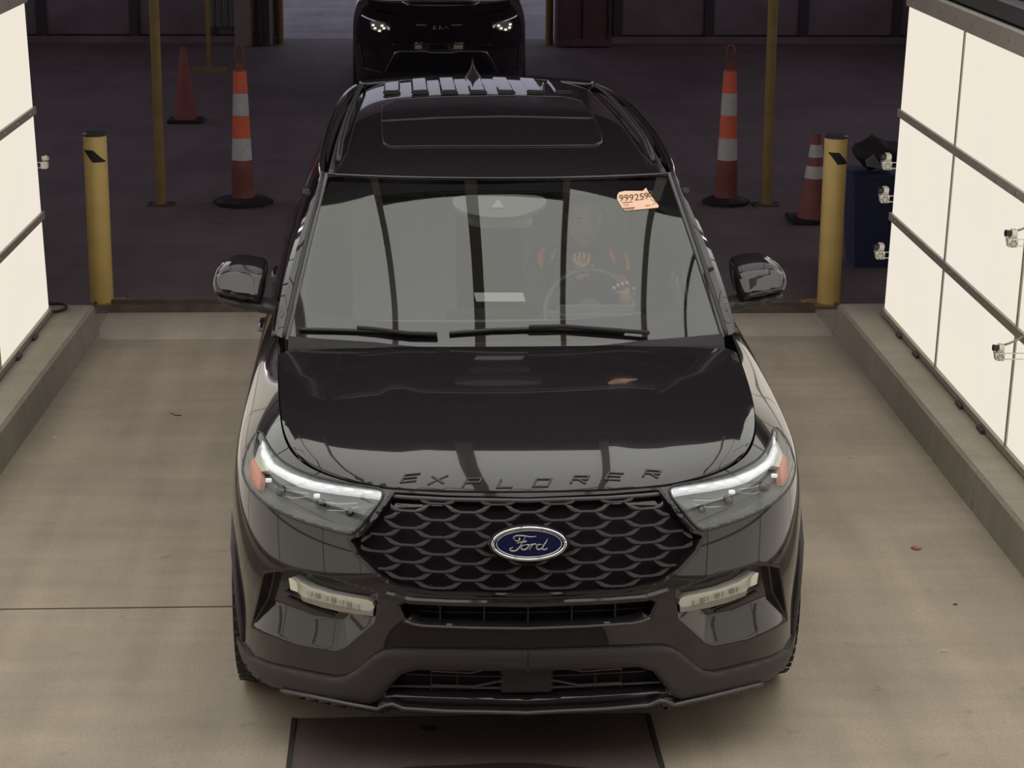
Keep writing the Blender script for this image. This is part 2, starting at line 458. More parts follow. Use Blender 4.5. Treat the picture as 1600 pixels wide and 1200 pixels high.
def seg_dist(P, a, b):
    a = np.array(a, float); b = np.array(b, float); d = b-a
    t = np.clip(((P-a)@d)/(d@d+1e-12), 0, 1)
    return np.linalg.norm(P-(a+t[:, None]*d), axis=1)
def inside(P, poly):
    x, y = P[:, 0], P[:, 1]; c = np.zeros(len(P), bool); n = len(poly)
    for i in range(n):
        x1, y1 = poly[i]; x2, y2 = poly[(i+1) % n]
        if y1 == y2: continue
        m = ((y1 > y) != (y2 > y)) & (x < (x2-x1)*(y-y1)/(y2-y1)+x1)
        c ^= m
    return c
def edge_dist(P, poly):
    return np.min([seg_dist(P, poly[i], poly[(i+1) % len(poly)]) for i in range(len(poly))], axis=0)
def chaikin(p, n=2):
    for _ in range(n):
        q = []
        for i in range(len(p)):
            a, b = np.array(p[i], float), np.array(p[(i+1) % len(p)], float)
            q += [tuple(a*.75+b*.25), tuple(a*.25+b*.75)]
        p = q
    return p
def resample(poly, step, closed=True):
    out = []; n = len(poly)
    for i in range(n if closed else n-1):
        a, b = np.array(poly[i], float), np.array(poly[(i+1) % n], float)
        k = max(1, int(round(np.linalg.norm(b-a)/step)))
        out += [a+(b-a)*j/k for j in range(k)]
    if not closed: out.append(np.array(poly[-1], float))
    return np.array(out)
def cdt(poly, step, hole=None):
    B = resample(poly, step); n = len(B); E = [(i, (i+1) % n) for i in range(n)]; pts = [B]; tot = n
    if hole is not None:
        Hh = resample(hole, step); m = len(Hh); E += [(tot+i, tot+(i+1) % m) for i in range(m)]; pts.append(Hh); tot += m
    x0, y0 = B.min(0); x1, y1 = B.max(0)
    gx, gy = np.meshgrid(np.arange(x0+step*.5, x1, step), np.arange(y0+step*.5, y1, step))
    G = np.stack([gx.ravel(), gy.ravel()], 1)
    if len(G):
        k = inside(G, B) & (edge_dist(G, B) > step*.45)
        if hole is not None: k &= ~inside(G, Hh) & (edge_dist(G, Hh) > step*.45)
        pts.append(G[k])
    A = np.concatenate(pts)
    r = delaunay_2d_cdt([Vector(p) for p in A], E, [], 1, 1e-6)
    V = np.array([tuple(v) for v in r[0]]); F = [list(f) for f in r[2]]
    if hole is not None:
        cen = np.array([V[f].mean(0) for f in F]); kk = ~inside(cen, Hh)
        F = [f for f, k in zip(F, kk) if k]
    return V, F
class Surf:
    def __init__(s, *grids):
        V, F = [], []; n = 0
        for g, fl in grids:
            r, c = g.shape[:2]; V += [tuple(p) for p in g.reshape(-1, 3)]
            F += [tuple(i+n for i in f) for f in gridfaces(r, c, fl)]; n += r*c
        s.b = BVHTree.FromPolygons(V, F)
    def cast(s, o, d):
        o = Vector(o); d = Vector(d).normalized()
        h = s.b.ray_cast(o, d)
        if h[0] is None:
            best = None
            for t in np.linspace(6.0, 12, 90):
                q = s.b.find_nearest(o+d*float(t))
                if q[0] is not None and (best is None or q[3] < best[3]): best = q
            h = best
        p, n = h[0], h[1]
        if n.dot(d) > 0: n = -n
        return np.array(p), np.array(n)
    def px(s, x, y): return s.cast(CAM, ray(x, y))
    def front(s, x, z): return s.cast((x, -3, z), (0, 1, 0))
def solid(V, N, F, off, th, dome=None):
    """closed shell: outer skin V+N*off, inner skin th below"""
    V = np.asarray(V); N = np.asarray(N); o = np.full(len(V), off, float)
    if dome is not None: o = o+dome
    A = V+N*o[:, None]; Bk = V+N*(off-th)
    cnt = {}
    for f in F:
        for i in range(len(f)):
            a, b = f[i], f[(i+1) % len(f)]; cnt[(a, b)] = 1
    rim = [(a, b) for (a, b) in cnt if (b, a) not in cnt]
    n = len(V)
    FF = [tuple(f) for f in F]+[tuple(i+n for i in f[::-1]) for f in F]+[(b, a, a+n, b+n) for a, b in rim]
    return np.concatenate([A, Bk]), FF
def patch(name, surf, poly, m, parent, off=.002, th=.01, step=6, hole=None, dome=0, dw=10, center=False, side=-1, orig=None, sharp=40):
    V2, F = cdt(poly, step, hole)
    H = [surf.px(*p) for p in V2]; V = np.array([h[0] for h in H]); N = np.array([h[1] for h in H])
    if center: V[V[:, 0] > -.0005, 0] = 0
    dm = None
    if dome:
        dd = np.clip(edge_dist(V2, resample(poly, step))/dw, 0, 1); dm = dome*np.sqrt(1-(1-dd)**2)
    A, FF = solid(V, N, F, off, th, dm)
    if center:
        n = len(A); Bm = A*[-1, 1, 1]
        FF = FF+[tuple(i+n for i in f[::-1]) for f in FF]; A = np.concatenate([A, Bm])
    if side > 0:
        A = A*[-1, 1, 1]; FF = [f[::-1] for f in FF]
    b = BM(); b.add(A, FF)
    if center: bmesh.ops.remove_doubles(b.b, verts=b.b.verts[:], dist=.0004)
    return b.build(name, m, parent, ang=sharp)
def line_on(surf, pts, step=8, off=0.0, side=-1):
    out = []
    for p in resample(pts, step, False):
        h = surf.px(*p); q = h[0]+h[1]*off
        if side > 0: q = q*[-1, 1, 1]
        out.append(q)
    return out
def pillow(name, poly, m, parent, y0, depth, dome=.02, dw=.03, step=.012, tilt=0):
    """rounded solid whose outline poly lies in the (x,z) plane, dome towards -y"""
    V2, F = cdt(poly, step)
    dd = np.clip(edge_dist(V2, resample(poly, step))/dw, 0, 1); dm = dome*np.sqrt(1-(1-dd)**2)
    V = np.stack([V2[:, 0], np.full(len(V2), y0), V2[:, 1]], 1); N = np.tile([0, -1., 0], (len(V), 1))
    A, FF = solid(V, N, F, 0, depth, dm)
    A[:, 1] += (A[:, 2]-A[:, 2].mean())*tilt
    b = BM().add(A, FF)
    return b.build(name, m, parent, ang=50)

# ------------------------------------------------------------------ body surfaces
def smooth(x, a, b):
    t = np.clip((x-a)/(b-a), 0, 1); return t*t*(3-2*t)
HY = [.0, .115, .16, .22, .30, .40, .52, .70, 1.0, 1.3, 1.7]
HZ = [.86, .950, .974, .997, 1.022, 1.049, 1.071, 1.091, 1.107, 1.117, 1.125]
_hy = np.linspace(0, 1.7, 400); _hz = np.interp(_hy, HY, HZ)
for _ in range(3): _hz[4:-4] = np.convolve(_hz, np.ones(9)/9, 'valid')
def yedge(x): return .115+.2*x*x+.8*np.abs(x)**6
def hood(x, y):
    x = np.asarray(x, float); y = np.asarray(y, float)
    ye = yedge(x); e = np.exp(-np.maximum(y-ye, 0)/.35)
    yp = y-(ye-.115)*e
    z = np.interp(yp, _hy, _hz)
    ax = np.abs(x)
    z = z-.028*(ax/.85)**2.2*(1-e)-.006*smooth(ax, .26+.10*y, .36+.14*y)*(1-.6*e)
    z = z+.040*smooth(ax, .45, .82)*e
    return z
FX = [0, .25, .48, .68, .83, .93, .985, 1.0, 1.0, .985, .985, .985, 1.0, .985, .93, .75, .4, 0]
FY = [.03, .035, .075, .155, .27, .42, .62, .9, 1.35, 1.8, 2.8, 3.6, 4.1, 4.5, 4.8, 4.95, 5.02, 5.04]
SS = [0, 0, .05, .15, .35, .6, .85, 1, 1, 1, 1, 1, 1, 1, 1, 1, 1, 1]
RS = [0]*13+[.15, .6, .9, 1, 1]
def ring(zf, zs, dyf, dxs, dyr=0):
    out = []
    for x, y, s, r in zip(FX, FY, SS, RS):
        k = (1-s)
        xx = x-dxs*min(1, x/.9)*max(s, .25 if x > .5 else 0)*(1-.7*r)
        out.append((xx, y+dyf*k*(1-0*s)+dyf*.55*s*(y < .8)-dyr*r, zf+(zs-zf)*s))
    return out
R8x = [0, .25, .46, .62, .735, .795, .815, .832, .852, .862, .885, .885, .88, .85, .78, .6, .3, 0]
R8y = [.115, .127, .165, .237, .35, .49, .70, .95, 1.28, 1.6, 2.8, 3.6, 4.1, 4.5, 4.75, 4.86, 4.9, 4.91]
R8 = []
for k, (x, y) in enumerate(zip(R8x, R8y)):
    z = float(hood(x, y)) if k < 9 else [1.125, 1.14, 1.15, 1.16, 1.17, 1.17, 1.17, 1.17, 1.17][k-9]
    if k < 5: y = float(yedge(x)); z = float(hood(x, y))
    R8.append((x, y, z))
R7 = [(0, .088, .925), (.25, .098, .925), (.475, .140, .918), (.665, .220, .922), (.80, .335, .940), (.885, .48, .965), (.925, .68, .995), (.94, .95, 1.02), (.95, 1.35, 1.05), (.95, 1.8, 1.07),
      (.945, 2.8, 1.09), (.945, 3.6, 1.10), (.95, 4.1, 1.10), (.93, 4.5, 1.11), (.86, 4.78, 1.11), (.68, 4.9, 1.10), (.35, 4.95, 1.10), (0, 4.96, 1.10)]
RINGS = [ring(.198, .205, .08, .03, .10), ring(.212, .22, .035, .015, .05), ring(.27, .28, .012, .004, .01), ring(.42, .45, .005, .004), ring(.55, .58, -.02, 0),
         ring(.66, .70, -.015, 0), ring(.76, .80, .0, .002), ring(.84, .88, .022, .012, .01), ring(.895, .95, .045, .03, .02), R7, R8]
CT = np.array(RINGS)
us = np.concatenate([np.linspace(0, 6.5, 270), np.linspace(6.5, 17, 130)[1:]])
vs = np.linspace(0, len(RINGS)-1, 190)
S1 = bsurf(CT, vs, us, mirror=True)*[-1, 1, 1]        # left half (x<0)
# hood grid (left half)
hu = np.linspace(0, 1, 90); hv = np.linspace(0, 1, 110)
edge = S1[-1]                                          # top ring, from centre front to the rear
def hood_side_x(y):
    k = us <= 8.2
    yy = edge[k][:, 1]; xx = -edge[k][:, 0]
    return np.interp(y, yy, xx)
HG = np.zeros((110, 90, 3))
for j, t in enumerate(hu):
    for i, s in enumerate(hv):
        # columns run from the front edge to the cowl
        x = t*.852
        k = np.searchsorted(-edge[:, 0], x) if x < .852 else 0
        y0 = np.interp(x, -edge[us <= 8.5][:, 0], edge[us <= 8.5][:, 1])
        y1 = 1.355+.10*(x/.8)**2
        y = y0+(y1-y0)*s
        HG[i, j] = (-x, y, 0)
HG[..., 2] = hood(HG[..., 0], HG[..., 1])
SB = Surf((S1, False), (HG, False), (S1*[-1, 1, 1], True), (HG*[-1, 1, 1], True))
# windscreen
WS = []
for v in np.linspace(0, 1, 5):
    row = []
    for u in np.linspace(-1, 1, 9):
        xb, yb, zb = u*.835, 1.355+.175*u*u, 1.108-.012*u*u
        xt, yt, zt = u*.70, 2.09+.145*u*u, 1.612-.006*u*u
        x, y, z = xb+(xt-xb)*v, yb+(yt-yb)*v, zb+(zt-zb)*v
        bl = .022*4*v*(1-v)*(1-.5*u*u)
        row.append((x, y-bl*.55, z+bl*.83))
    WS.append(row)
WG = bsurf(WS, np.linspace(0, 4, 60), np.linspace(0, 8, 110))
SW = Surf((WG, False))
# roof
RYC = [2.09, 2.26, 2.55, 2.95, 3.4, 3.9, 4.4, 4.80]; RZC = [1.612, 1.652, 1.683, 1.703, 1.714, 1.714, 1.702, 1.678]
RF = []
for k, (y, z) in enumerate(zip(RYC, RZC)):
    row = []; f = k/7
    wd = [.70, .702, .70, .69, .675, .655, .635, .60][k]
    for u, dz in ((-1, .075), (-.96, .045), (-.88, .022), (-.72, .010), (-.45, .004), (-.2, .001), (0, 0), (.2, .001), (.45, .004), (.72, .010), (.88, .022), (.96, .045), (1, .075)):
        bow = .145*u*u*(1-f)**3 - .10*u*u*f**4
        row.append((u*wd, y+bow, z-dz*(.20+.8*min(1, f*6))-.012*u*u*f))
    RF.append(row)
RG = bsurf(RF, np.linspace(0, 7, 150), np.linspace(0, 12, 140))
SR = Surf((RG, False))

# ------------------------------------------------------------------ the car
car = empty('suv', (0, 2.5, 0), 'glossy black three-row SUV facing the camera with a driver inside', 'car')
def dbl(f):
    for sd in (-1, 1): f(sd)
# recesses sunk into the front of the shell (outlines as seen from the survey position)
GR = [(860, 777), (700, 774), (616, 769), (590, 806), (566, 835), (548, 842), (562, 868), (588, 896), (622, 917), (680, 927), (860, 932)]
SLOT = [(860, 941), (645, 938), (624, 948), (633, 968), (655, 975), (860, 980)]
LOW = [(860, 1047), (652, 1045), (628, 1053), (598, 1087), (860, 1096)]
FOG = [(412, 897), (452, 889), (520, 905), (590, 928), (586, 973), (541, 1012), (524, 1017), (464, 1007), (392, 981), (405, 930)]
HL = [(408, 672), (397, 682), (386, 702), (379, 732), (384, 752), (397, 772), (424, 794), (461, 811), (498, 823), (534, 833), (547, 835), (558, 830), (580, 805), (606, 766), (571, 760), (525, 753), (488, 744), (452, 729), (433, 714), (419, 696)]
HL = chaikin(HL, 2)
def sink(V):
    P2 = proj(V)
    out = V.copy()
    def do(poly, ramps, depth, direction=(0, 1, 0)):
        n = len(poly); ins = inside(P2, poly)
        if not ins.any(): return
        Q = P2[ins]; f = np.ones(len(Q))
        for i in range(n):
            rw = ramps[i] if isinstance(ramps, (list, tuple)) else ramps
            a, b = poly[i], poly[(i+1) % n]
            if a[0] > 850 and b[0] > 850: continue
            t = np.clip(seg_dist(Q, a, b)/rw, 0, 1)
            f = np.minimum(f, t)
        out[ins] += (f*depth)[:, None]*np.array(direction)
    do(GR, 7, .05); do(SLOT, 5, .07); do(LOW, 5, .07)
    do(FOG, [6, 6, 6, 6, 34, 36, 38, 40, 9, 9], .06, (.25, .95, 0))
    return out
keep = V1 = S1.reshape(-1, 3)
# only the front part can be sunk
fr = (np.tile(us, len(vs)) < 6.6)
Vs = V1.copy(); Vs[fr] = sink(V1[fr])
nu, nv = len(us), len(vs)
FC = np.array(gridfaces(nv, nu))
cen = Vs[FC].mean(1)
ucol = us[FC[:, 0] % nu]; vrow = vs[FC[:, 0]//nu]
arch = np.zeros(len(FC), bool)
for yc in (.93, 3.955):
    arch |= ((cen[:, 1]-yc)**2+(cen[:, 2]-.39)**2 < .43**2) & (np.abs(cen[:, 0]) > .80) & (ucol > 3.0)
pc = proj(cen); arch |= inside(pc, HL) & (edge_dist(pc, HL) > 2.5) & (ucol < 6.8)
yv = cen[:, 1]
front = (ucol < 9) & (yv < 1.62)
sidez = np.abs(cen[:, 0]) > .5
segs = {'front_bumper': front & (yv < .93) & (vrow < 8.2), 'front_fender': front & ~((yv < .93) & (vrow < 8.2)),
        'front_door': (yv >= 1.62) & (yv < 2.72), 'rear_door': (yv >= 2.72) & (yv < 3.72) , 'rear_quarter': (yv >= 3.72)}
def submesh(name, msk, m, sd, joined=False):
    f = FC[msk & ~arch]; ids, inv = np.unique(f.ravel(), return_inverse=True); f = inv.reshape(-1, 4); V = Vs[ids]
    if joined:
        n = len(V); V2 = V*[-1, 1, 1]; F = [tuple(q[::-1]) for q in f]+[tuple(q+n) for q in f]
        b = BM().add(np.concatenate([V, V2]), F); bmesh.ops.remove_doubles(b.b, verts=b.b.verts[:], dist=.0003)
        return b.build(name, m, car, smooth=True)
    if sd > 0: V = V*[-1, 1, 1]; f = f[:, ::-1]
    return mesh(name, V, f[:, ::-1] if True else f, m, car, smooth=True)
bumper = submesh('front_bumper', segs['front_bumper'], 'paint', 0, True)
FEND = {}
for sd in (-1, 1):
    FEND[sd] = submesh('front_fender', segs['front_fender'], 'paint', sd)
    for nm in ('front_door', 'rear_door'):
        d = submesh(nm, segs[nm], 'paint', sd)
        y = 2.45 if nm == 'front_door' else 3.48
        hxs = abs(float(SB.cast((-2, y, .93), (1, 0, 0))[0][0]))
        BM().tube([(sd*(hxs-.004), y-.10, .93), (sd*(hxs+.022), y-.08, .935), (sd*(hxs+.022), y+.06, .94), (sd*(hxs-.004), y+.09, .94)], [.008, .011, .011, .008], 10).build('door_handle', 'paint', d, True)
        BM().tube([np.array(SB.cast((-2, y+.2, zz), (1, 0, 0))[0])*[-sd, 1, 1] for zz in (.32, .45, .6, .75, .9, 1.0, 1.07)], .0035, 6).build('door_seam', 'cavity', d)
submesh('rear_quarter', segs['rear_quarter'], 'paint', 0, True)

# hood with its own cut line
HP = []
k = us <= 8.25
for p in edge[k][::6]: HP.append((p[0], p[1]))
HP = [(x+.004*(abs(x) > .3), y+.004) for x, y in HP]
HP[0] = (0, HP[0][1])
hp_full = [(x, y) for x, y in HP]+[(-.852, 1.33)]+[(x, 1.335+.10*(x/.8)**2) for x in np.linspace(-.80, 0, 18)]
V2, F2 = cdt(hp_full, .014)
V2m = V2.copy(); V2m[np.abs(V2m[:, 0]) < 1e-4, 0] = 0
VV = np.concatenate([V2m, V2m*[-1, 1]]); n2 = len(V2m)
FF = F2+[[i+n2 for i in f[::-1]] for f in F2]
V3 = np.concatenate([VV, hood(VV[:, 0], VV[:, 1])[:, None]], 1)
A, FFs = solid(V3, np.tile([0, 0, 1.], (len(V3), 1)), FF, .001, .012)
b = BM().add(A, FFs); bmesh.ops.remove_doubles(b.b, verts=b.b.verts[:], dist=.0005)
inn = [f for f in b.b.faces if all(abs(v.co.x) < 1e-4 for v in f.verts)]
bmesh.ops.delete(b.b, geom=inn, context='FACES_ONLY')
hoodo = b.build('hood', 'paint', car, ang=50)
# dark underlay below the gaps
BM().add(*[(lambda e: (np.concatenate([e+[0, .004, -.016], (e+[0, 0, -.035])*[.96, 1, 1]]), [(i, i+1, i+1+len(e), i+len(e)) for i in range(len(e)-1)]))(edge[k][::6]*[s, 1, 1]) for s in (1,)][0]).build('hood_gutter', 'cavity', car)
BM().add(*[(lambda e: (np.concatenate([e+[0, .004, -.016], (e+[0, 0, -.035])*[.96, 1, 1]]), [(i, i+1, i+1+len(e), i+len(e)) for i in range(len(e)-1)]))(edge[k][::6]*[s, 1, 1]) for s in (-1,)][0]).build('hood_gutter', 'cavity', car)
# raised letters along the hood's leading edge
STROKES = {'E': [((0, 0), (0, 1)), ((0, 0), (1, 0)), ((0, .5), (.9, .5)), ((0, 1), (1, 1))], 'X': [((0, 0), (1, 1)), ((0, 1), (1, 0))],
           'P': [((0, 0), (0, 1)), ((0, 1), (1, 1)), ((1, 1), (1, .45)), ((1, .45), (0, .45))], 'L': [((0, 1), (0, 0)), ((0, 0), (1, 0))],
           'O': [((0, 0), (1, 0)), ((1, 0), (1, 1)), ((1, 1), (0, 1)), ((0, 1), (0, 0))],
           'R': [((0, 0), (0, 1)), ((0, 1), (1, 1)), ((1, 1), (1, .5)), ((1, .5), (0, .5)), ((.4, .5), (1, 0))]}
def stroke_letter(ch, fn, wd=.15):
    b = BM()
    for (a, c) in STROKES[ch]:
        a = np.array(a, float); c = np.array(c, float); d = c-a; L = np.linalg.norm(d); d /= L; nn = np.array([-d[1], d[0]])*wd/2
        pts = []
        for t in (a-d*.06, c+d*.06):
            pts += [t-nn, t+nn]
        p = [pts[0], pts[1], pts[3], pts[2]]
        top = [fn(q[0], q[1], 1) for q in p]; bot = [fn(q[0], q[1], 0) for q in p]
        b.add(top+bot, [(0, 1, 2, 3), (7, 6, 5, 4), (0, 4, 5, 1), (1, 5, 6, 2), (2, 6, 7, 3), (3, 7, 4, 0)])
    return b
for ch, (px, py) in zip('EXPLORER', [(641, 748), (684, 751), (738, 755), (791, 757), (846, 756), (906, 752), (961, 748), (1022, 745)]):
    p, _ = SB.px(px, py) if px < 820 else SB.px(1646-px+ (0), py)
    x0 = float(p[0]) if px < 820 else -float(p[0]); y0 = float(p[1])
    def fn(u, v, t, x0=x0, y0=y0):
        x = x0+(u-.5)*.046+(v-.5)*.014; y = y0+(v-.5)*.030
        return (x, y, float(hood(x, y))+.0015+.0035*t)
    stroke_letter(ch, fn).build('letter', 'satin_black', hoodo)
# washer-jet creases of the cowl
cw = BM()
V = []; n = 40
for i in range(n):
    x = -.82+1.64*i/(n-1); q = (x/.8)**2
    V += [(x, 1.32+.10*q, 1.085), (x, 1.345+.10*q, 1.103+.005*q), (x, 1.40+.09*q, 1.108+.015*q), (x, 1.46+.09*q, 1.05)]
F = [(i*4+j, (i+1)*4+j, (i+1)*4+j+1, i*4+j+1) for i in range(n-1) for j in range(3)]
cw.add(V, F).build('cowl_panel', 'matte_black', car, True)

# ------------------------------------------------------------------ grille
grille = patch('grille', SB, [(828, 776), (700, 773), (614, 768), (590, 806), (566, 835), (546, 842), (560, 868), (588, 897), (620, 918), (680, 928), (828, 932)], 'cavity', car, off=-.040, th=.01, step=8, center=True)
def zrow(py): return float(SB.px(824, py)[0][2])
GP = [(828, 782), (700, 781), (616, 776), (592, 810), (570, 838), (556, 845), (566, 866), (592, 893), (624, 912), (680, 921), (828, 925)]
def slat(xc, zc, wd):
    S = np.array([-1, -.72, -.58, -.3, 0, .3, .58, .72, 1]); keepi = []
    pts = []
    for s in S:
        x = xc+s*wd/2; a = abs(s)
        h = .022*max(0, (a-.42)/.58)**1.2
        pts.append((x, zc+h))
    ok = []
    for (x, z), s in zip(pts, S):
        p, nn = SB.front(-abs(x), z)
        q = proj(p[None])[0]; ok.append(bool(inside(q[None], GP)[0]))
    if sum(ok) < 3: return None
    V = []; cnt = 0; th = {1: .0008, .72: .0056, .58: .0040, .3: .0014, 0: .0012}
    last = [i for i, o in enumerate(ok) if o]
    for i in range(last[0], last[-1]+1):
        x, z = pts[i]; p, nn = SB.front(-abs(x), z); t = th[abs(float(S[i]))]
        y = p[1]+.004
        V += [(x, y, z-t), (x, y-.001, z+t*.6), (x, y+.010, z+t+.0022), (x, y+.010, z-t)]; cnt += 1
    F = [(i*4+j, i*4+(j+1) % 4, (i+1)*4+(j+1) % 4, (i+1)*4+j) for i in range(cnt-1) for j in range(4)]
    F += [(3, 2, 1, 0), ((cnt-1)*4, (cnt-1)*4+1, (cnt-1)*4+2, (cnt-1)*4+3)]
    return BM().add(V, F).build('grille_slat', 'slat', grille)
DX = .0955
zA = [zrow(p) for p in (797, 824, 851, 878, 904)]; zB = [zrow(p) for p in (784, 810, 837, 864, 891, 917)]
for kx in range(-7, 8):
    for z in (zA if kx % 2 == 0 else zB):
        x = kx*DX
        slat(x, z-.010, .148)
# top bar and lower lip of the grille, both facing up
for nm, pts, rr in (('grille_top_bar', [(614, 774), (640, 776), (700, 779), (826, 781)], .0075),):
    L = line_on(SB, pts, 10, -.006); L[-1][0] = 0
    full = L+[q*[-1, 1, 1] for q in L[::-1][1:]]
    BM().tube(full, rr, 8).build(nm, 'slat', grille, True)
GB = [(610, 914), (640, 925), (700, 931), (828, 934), (828, 941), (700, 939), (640, 936), (606, 928)]
for nm, poly, m_, of in (('grille_surround', [(828, 771), (700, 769), (612, 764), (586, 804), (562, 833), (540, 842), (558, 870), (586, 900), (616, 921), (680, 932), (828, 936), (860, 936), (860, 771)], 'gloss_black', .004),):
    hole = [(900, 777), (700, 774), (616, 769), (590, 808), (567, 838), (550, 845), (564, 867), (590, 894), (623, 914), (680, 924), (900, 928)]
    pl2 = [(828, 773), (700, 771), (614, 766), (586, 802), (562, 831), (540, 840), (557, 870), (585, 899), (615, 919), (680, 929), (828, 932), (828, 927), (680, 924), (623, 915), (590, 895), (563, 868), (549, 843), (567, 837), (591, 807), (617, 770), (700, 775), (828, 778)]
    patch(nm, SB, pl2, m_, car, off=.004, th=.03, step=5, center=True, dome=.003, dw=4)
def ledge(name, A, B, oa, ob, m_, par):
    LA = line_on(SB, A, 10, oa); LB = [SB.px(*p) for p in resample(A, 10, False)]
    LB = []
    ra = resample(A, 10, False); tb = np.linspace(0, 1, len(ra)); Bp = np.array(B, float)
    cl_ = np.concatenate([[0], np.cumsum(np.linalg.norm(np.diff(Bp, axis=0), axis=1))]); cl_ /= cl_[-1]
    for t in tb:
        q, nn = SB.px(np.interp(t, cl_, Bp[:, 0]), np.interp(t, cl_, Bp[:, 1])); LB.append(q+nn*ob)
    LA[-1][0] = 0; LB[-1][0] = 0
    LA = LA+[q*[-1, 1, 1] for q in LA[::-1][1:]]; LB = LB+[q*[-1, 1, 1] for q in LB[::-1][1:]]
    V = []
    for a, c in zip(LA, LB): V += [a, c, c-np.array([0, 0, .012]), a-np.array([0, 0, .012])]
    n = len(LA); F = [(i*4+j, i*4+(j+1) % 4, (i+1)*4+(j+1) % 4, (i+1)*4+j) for i in range(n-1) for j in range(4)]
    return BM().add(V, F).build(name, m_, par, ang=50)
ledge('grille_ledge', [(604, 926), (640, 936), (700, 939), (828, 941)], [(612, 916), (645, 925), (700, 928), (828, 930)], .014, -.020, 'gloss_black', car)
# oval badge
bc, bn = SB.px(826, 847); bx, by, bz = 0.0, float(bc[1])-.012, float(bc[2])
tl = math.radians(14)
def bpt(u, v, d=0):   # badge plane, tilted back slightly
    return np.array([bx+u, by-d*math.cos(tl)+v*math.sin(tl), bz+v*math.cos(tl)+d*math.sin(tl)])
def ell(a, b_, d, n=48): return [bpt(a*math.cos(2*math.pi*i/n), b_*math.sin(2*math.pi*i/n), d) for i in range(n)]
def ellsolid(levels, m_, nm, par, sm=True):
    b = BM(); V = []; n = 48
    for a, b_, d in levels: V += ell(a, b_, d, n)
    F = [(i*n+j, i*n+(j+1) % n, (i+1)*n+(j+1) % n, (i+1)*n+j) for i in range(len(levels)-1) for j in range(n)]
    F += [tuple(range(n))[::-1], tuple(range((len(levels)-1)*n, len(levels)*n))]
    return b.add(V, F).build(nm, m_, par, ang=35)
bd = ellsolid([(.128, .061, -.04), (.128, .061, .010), (.124, .058, .015), (.118, .052, .016)], 'gloss_black', 'badge', car)
def ringtube(a, b_, d, r, m_, nm, par):
    L = ell(a, b_, d, 56); BM().tube(L+[L[0], L[1]], r, 8).build(nm, m_, par, True)
ellsolid([(.113, .049, .014), (.112, .048, .0175)], 'badge_blue', 'badge_field', bd)
ringtube(.115, .0505, .018, .0055, 'chrome', 'badge_rim', bd)
ringtube(.103, .042, .0185, .0016, 'chrome', 'badge_ring', bd)
SCRIPT = [  # flowing script word, strokes in badge units (x -1..1, y -1..1)
    [(-.50, .28), (-.56, .48), (-.44, .62), (-.20, .60), (.05, .52), (.26, .56)],
    [(-.50, .28), (-.42, .20), (-.34, .34), (-.36, .50)],
    [(-.14, .52), (-.24, .10), (-.36, -.30), (-.50, -.52), (-.66, -.50), (-.68, -.34), (-.58, -.26)],
    [(-.44, .06), (-.30, .12), (-.14, .16), (-.10, .26)],
    [(-.12, -.06), (-.26, -.16), (-.28, -.38), (-.16, -.44), (-.04, -.28), (-.02, -.10), (-.12, -.06), (.06, -.06)],
    [(.06, -.06), (.12, -.04), (.06, -.24), (.0, -.46)], [(.06, -.22), (.14, -.06), (.22, -.02), (.26, -.10)],
    [(.46, -.08), (.34, -.06), (.26, -.26), (.32, -.44), (.44, -.36), (.52, -.10)],
    [(.66, .36), (.60, .10), (.50, -.20), (.48, -.42), (.58, -.44), (.66, -.32)]]
for st in SCRIPT:
    P_ = [np.array(p) for p in st]; pts = []
    for i in range(len(P_)-1):
        p0, p1, p2, p3 = P_[max(i-1, 0)], P_[i], P_[i+1], P_[min(i+2, len(P_)-1)]
        for t in np.linspace(0, 1, 6)[:-1]:
            q = .5*((2*p1)+(-p0+p2)*t+(2*p0-5*p1+4*p2-p3)*t*t+(-p0+3*p1-3*p2+p3)*t**3)
            pts.append(bpt(q[0]*.088, q[1]*.040*1.05, .0185))
    pts.append(bpt(P_[-1][0]*.088, P_[-1][1]*.042, .0185))
    n = len(pts); BM().tube(pts, [.0012+.0019*math.sin(math.pi*(i+.3)/(n+.2)) for i in range(n)], 6).build('badge_script', 'satin_chrome', bd, True)

# ------------------------------------------------------------------ slot and lower intake
slot = patch('upper_intake', SB, [(828, 943), (648, 941), (628, 949), (636, 967), (657, 973), (828, 977)], 'cavity', car, off=-.058, th=.01, step=8, center=True)
patch('intake_lip', SB, [(828, 976), (700, 973), (655, 969), (645, 961), (628, 972), (655, 978), (700, 980), (828, 983)], 'gloss_black', car, off=.006, th=.03, step=4, center=True, dome=.004, dw=3)
def symtube(nm, pts, r_, off, m_, par):
    L = line_on(SB, pts, 8, off); L[-1][0] = 0
    L = L+[q*[-1, 1, 1] for q in L[::-1][1:]]
    return BM().tube(L, r_, 8).build(nm, m_, par, True)
symtube('intake_trim', [(634, 968), (645, 973), (662, 976), (740, 979), (826, 980)], .005, .010, 'slat', car)
for x in (-.42, -.28, -.14, 0, .14, .28, .42):
    p, nn = SB.front(-abs(x), float(SB.px(820, 960)[0][2]))
    BM().box((x-.002, p[1]+.015, p[2]-.035), (x+.002, p[1]+.055, p[2]+.035)).build('intake_bar', 'satin_black', slot)
for dz in (-.014, .012):
    L = []
    for x in np.linspace(-.44, .44, 19):
        p, nn = SB.front(-abs(x), float(SB.px(820, 958)[0][2])+dz); L.append((x, p[1]+.045, p[2]))
    BM().tube(L, .003, 6).build('intake_bar', 'satin_black', slot)
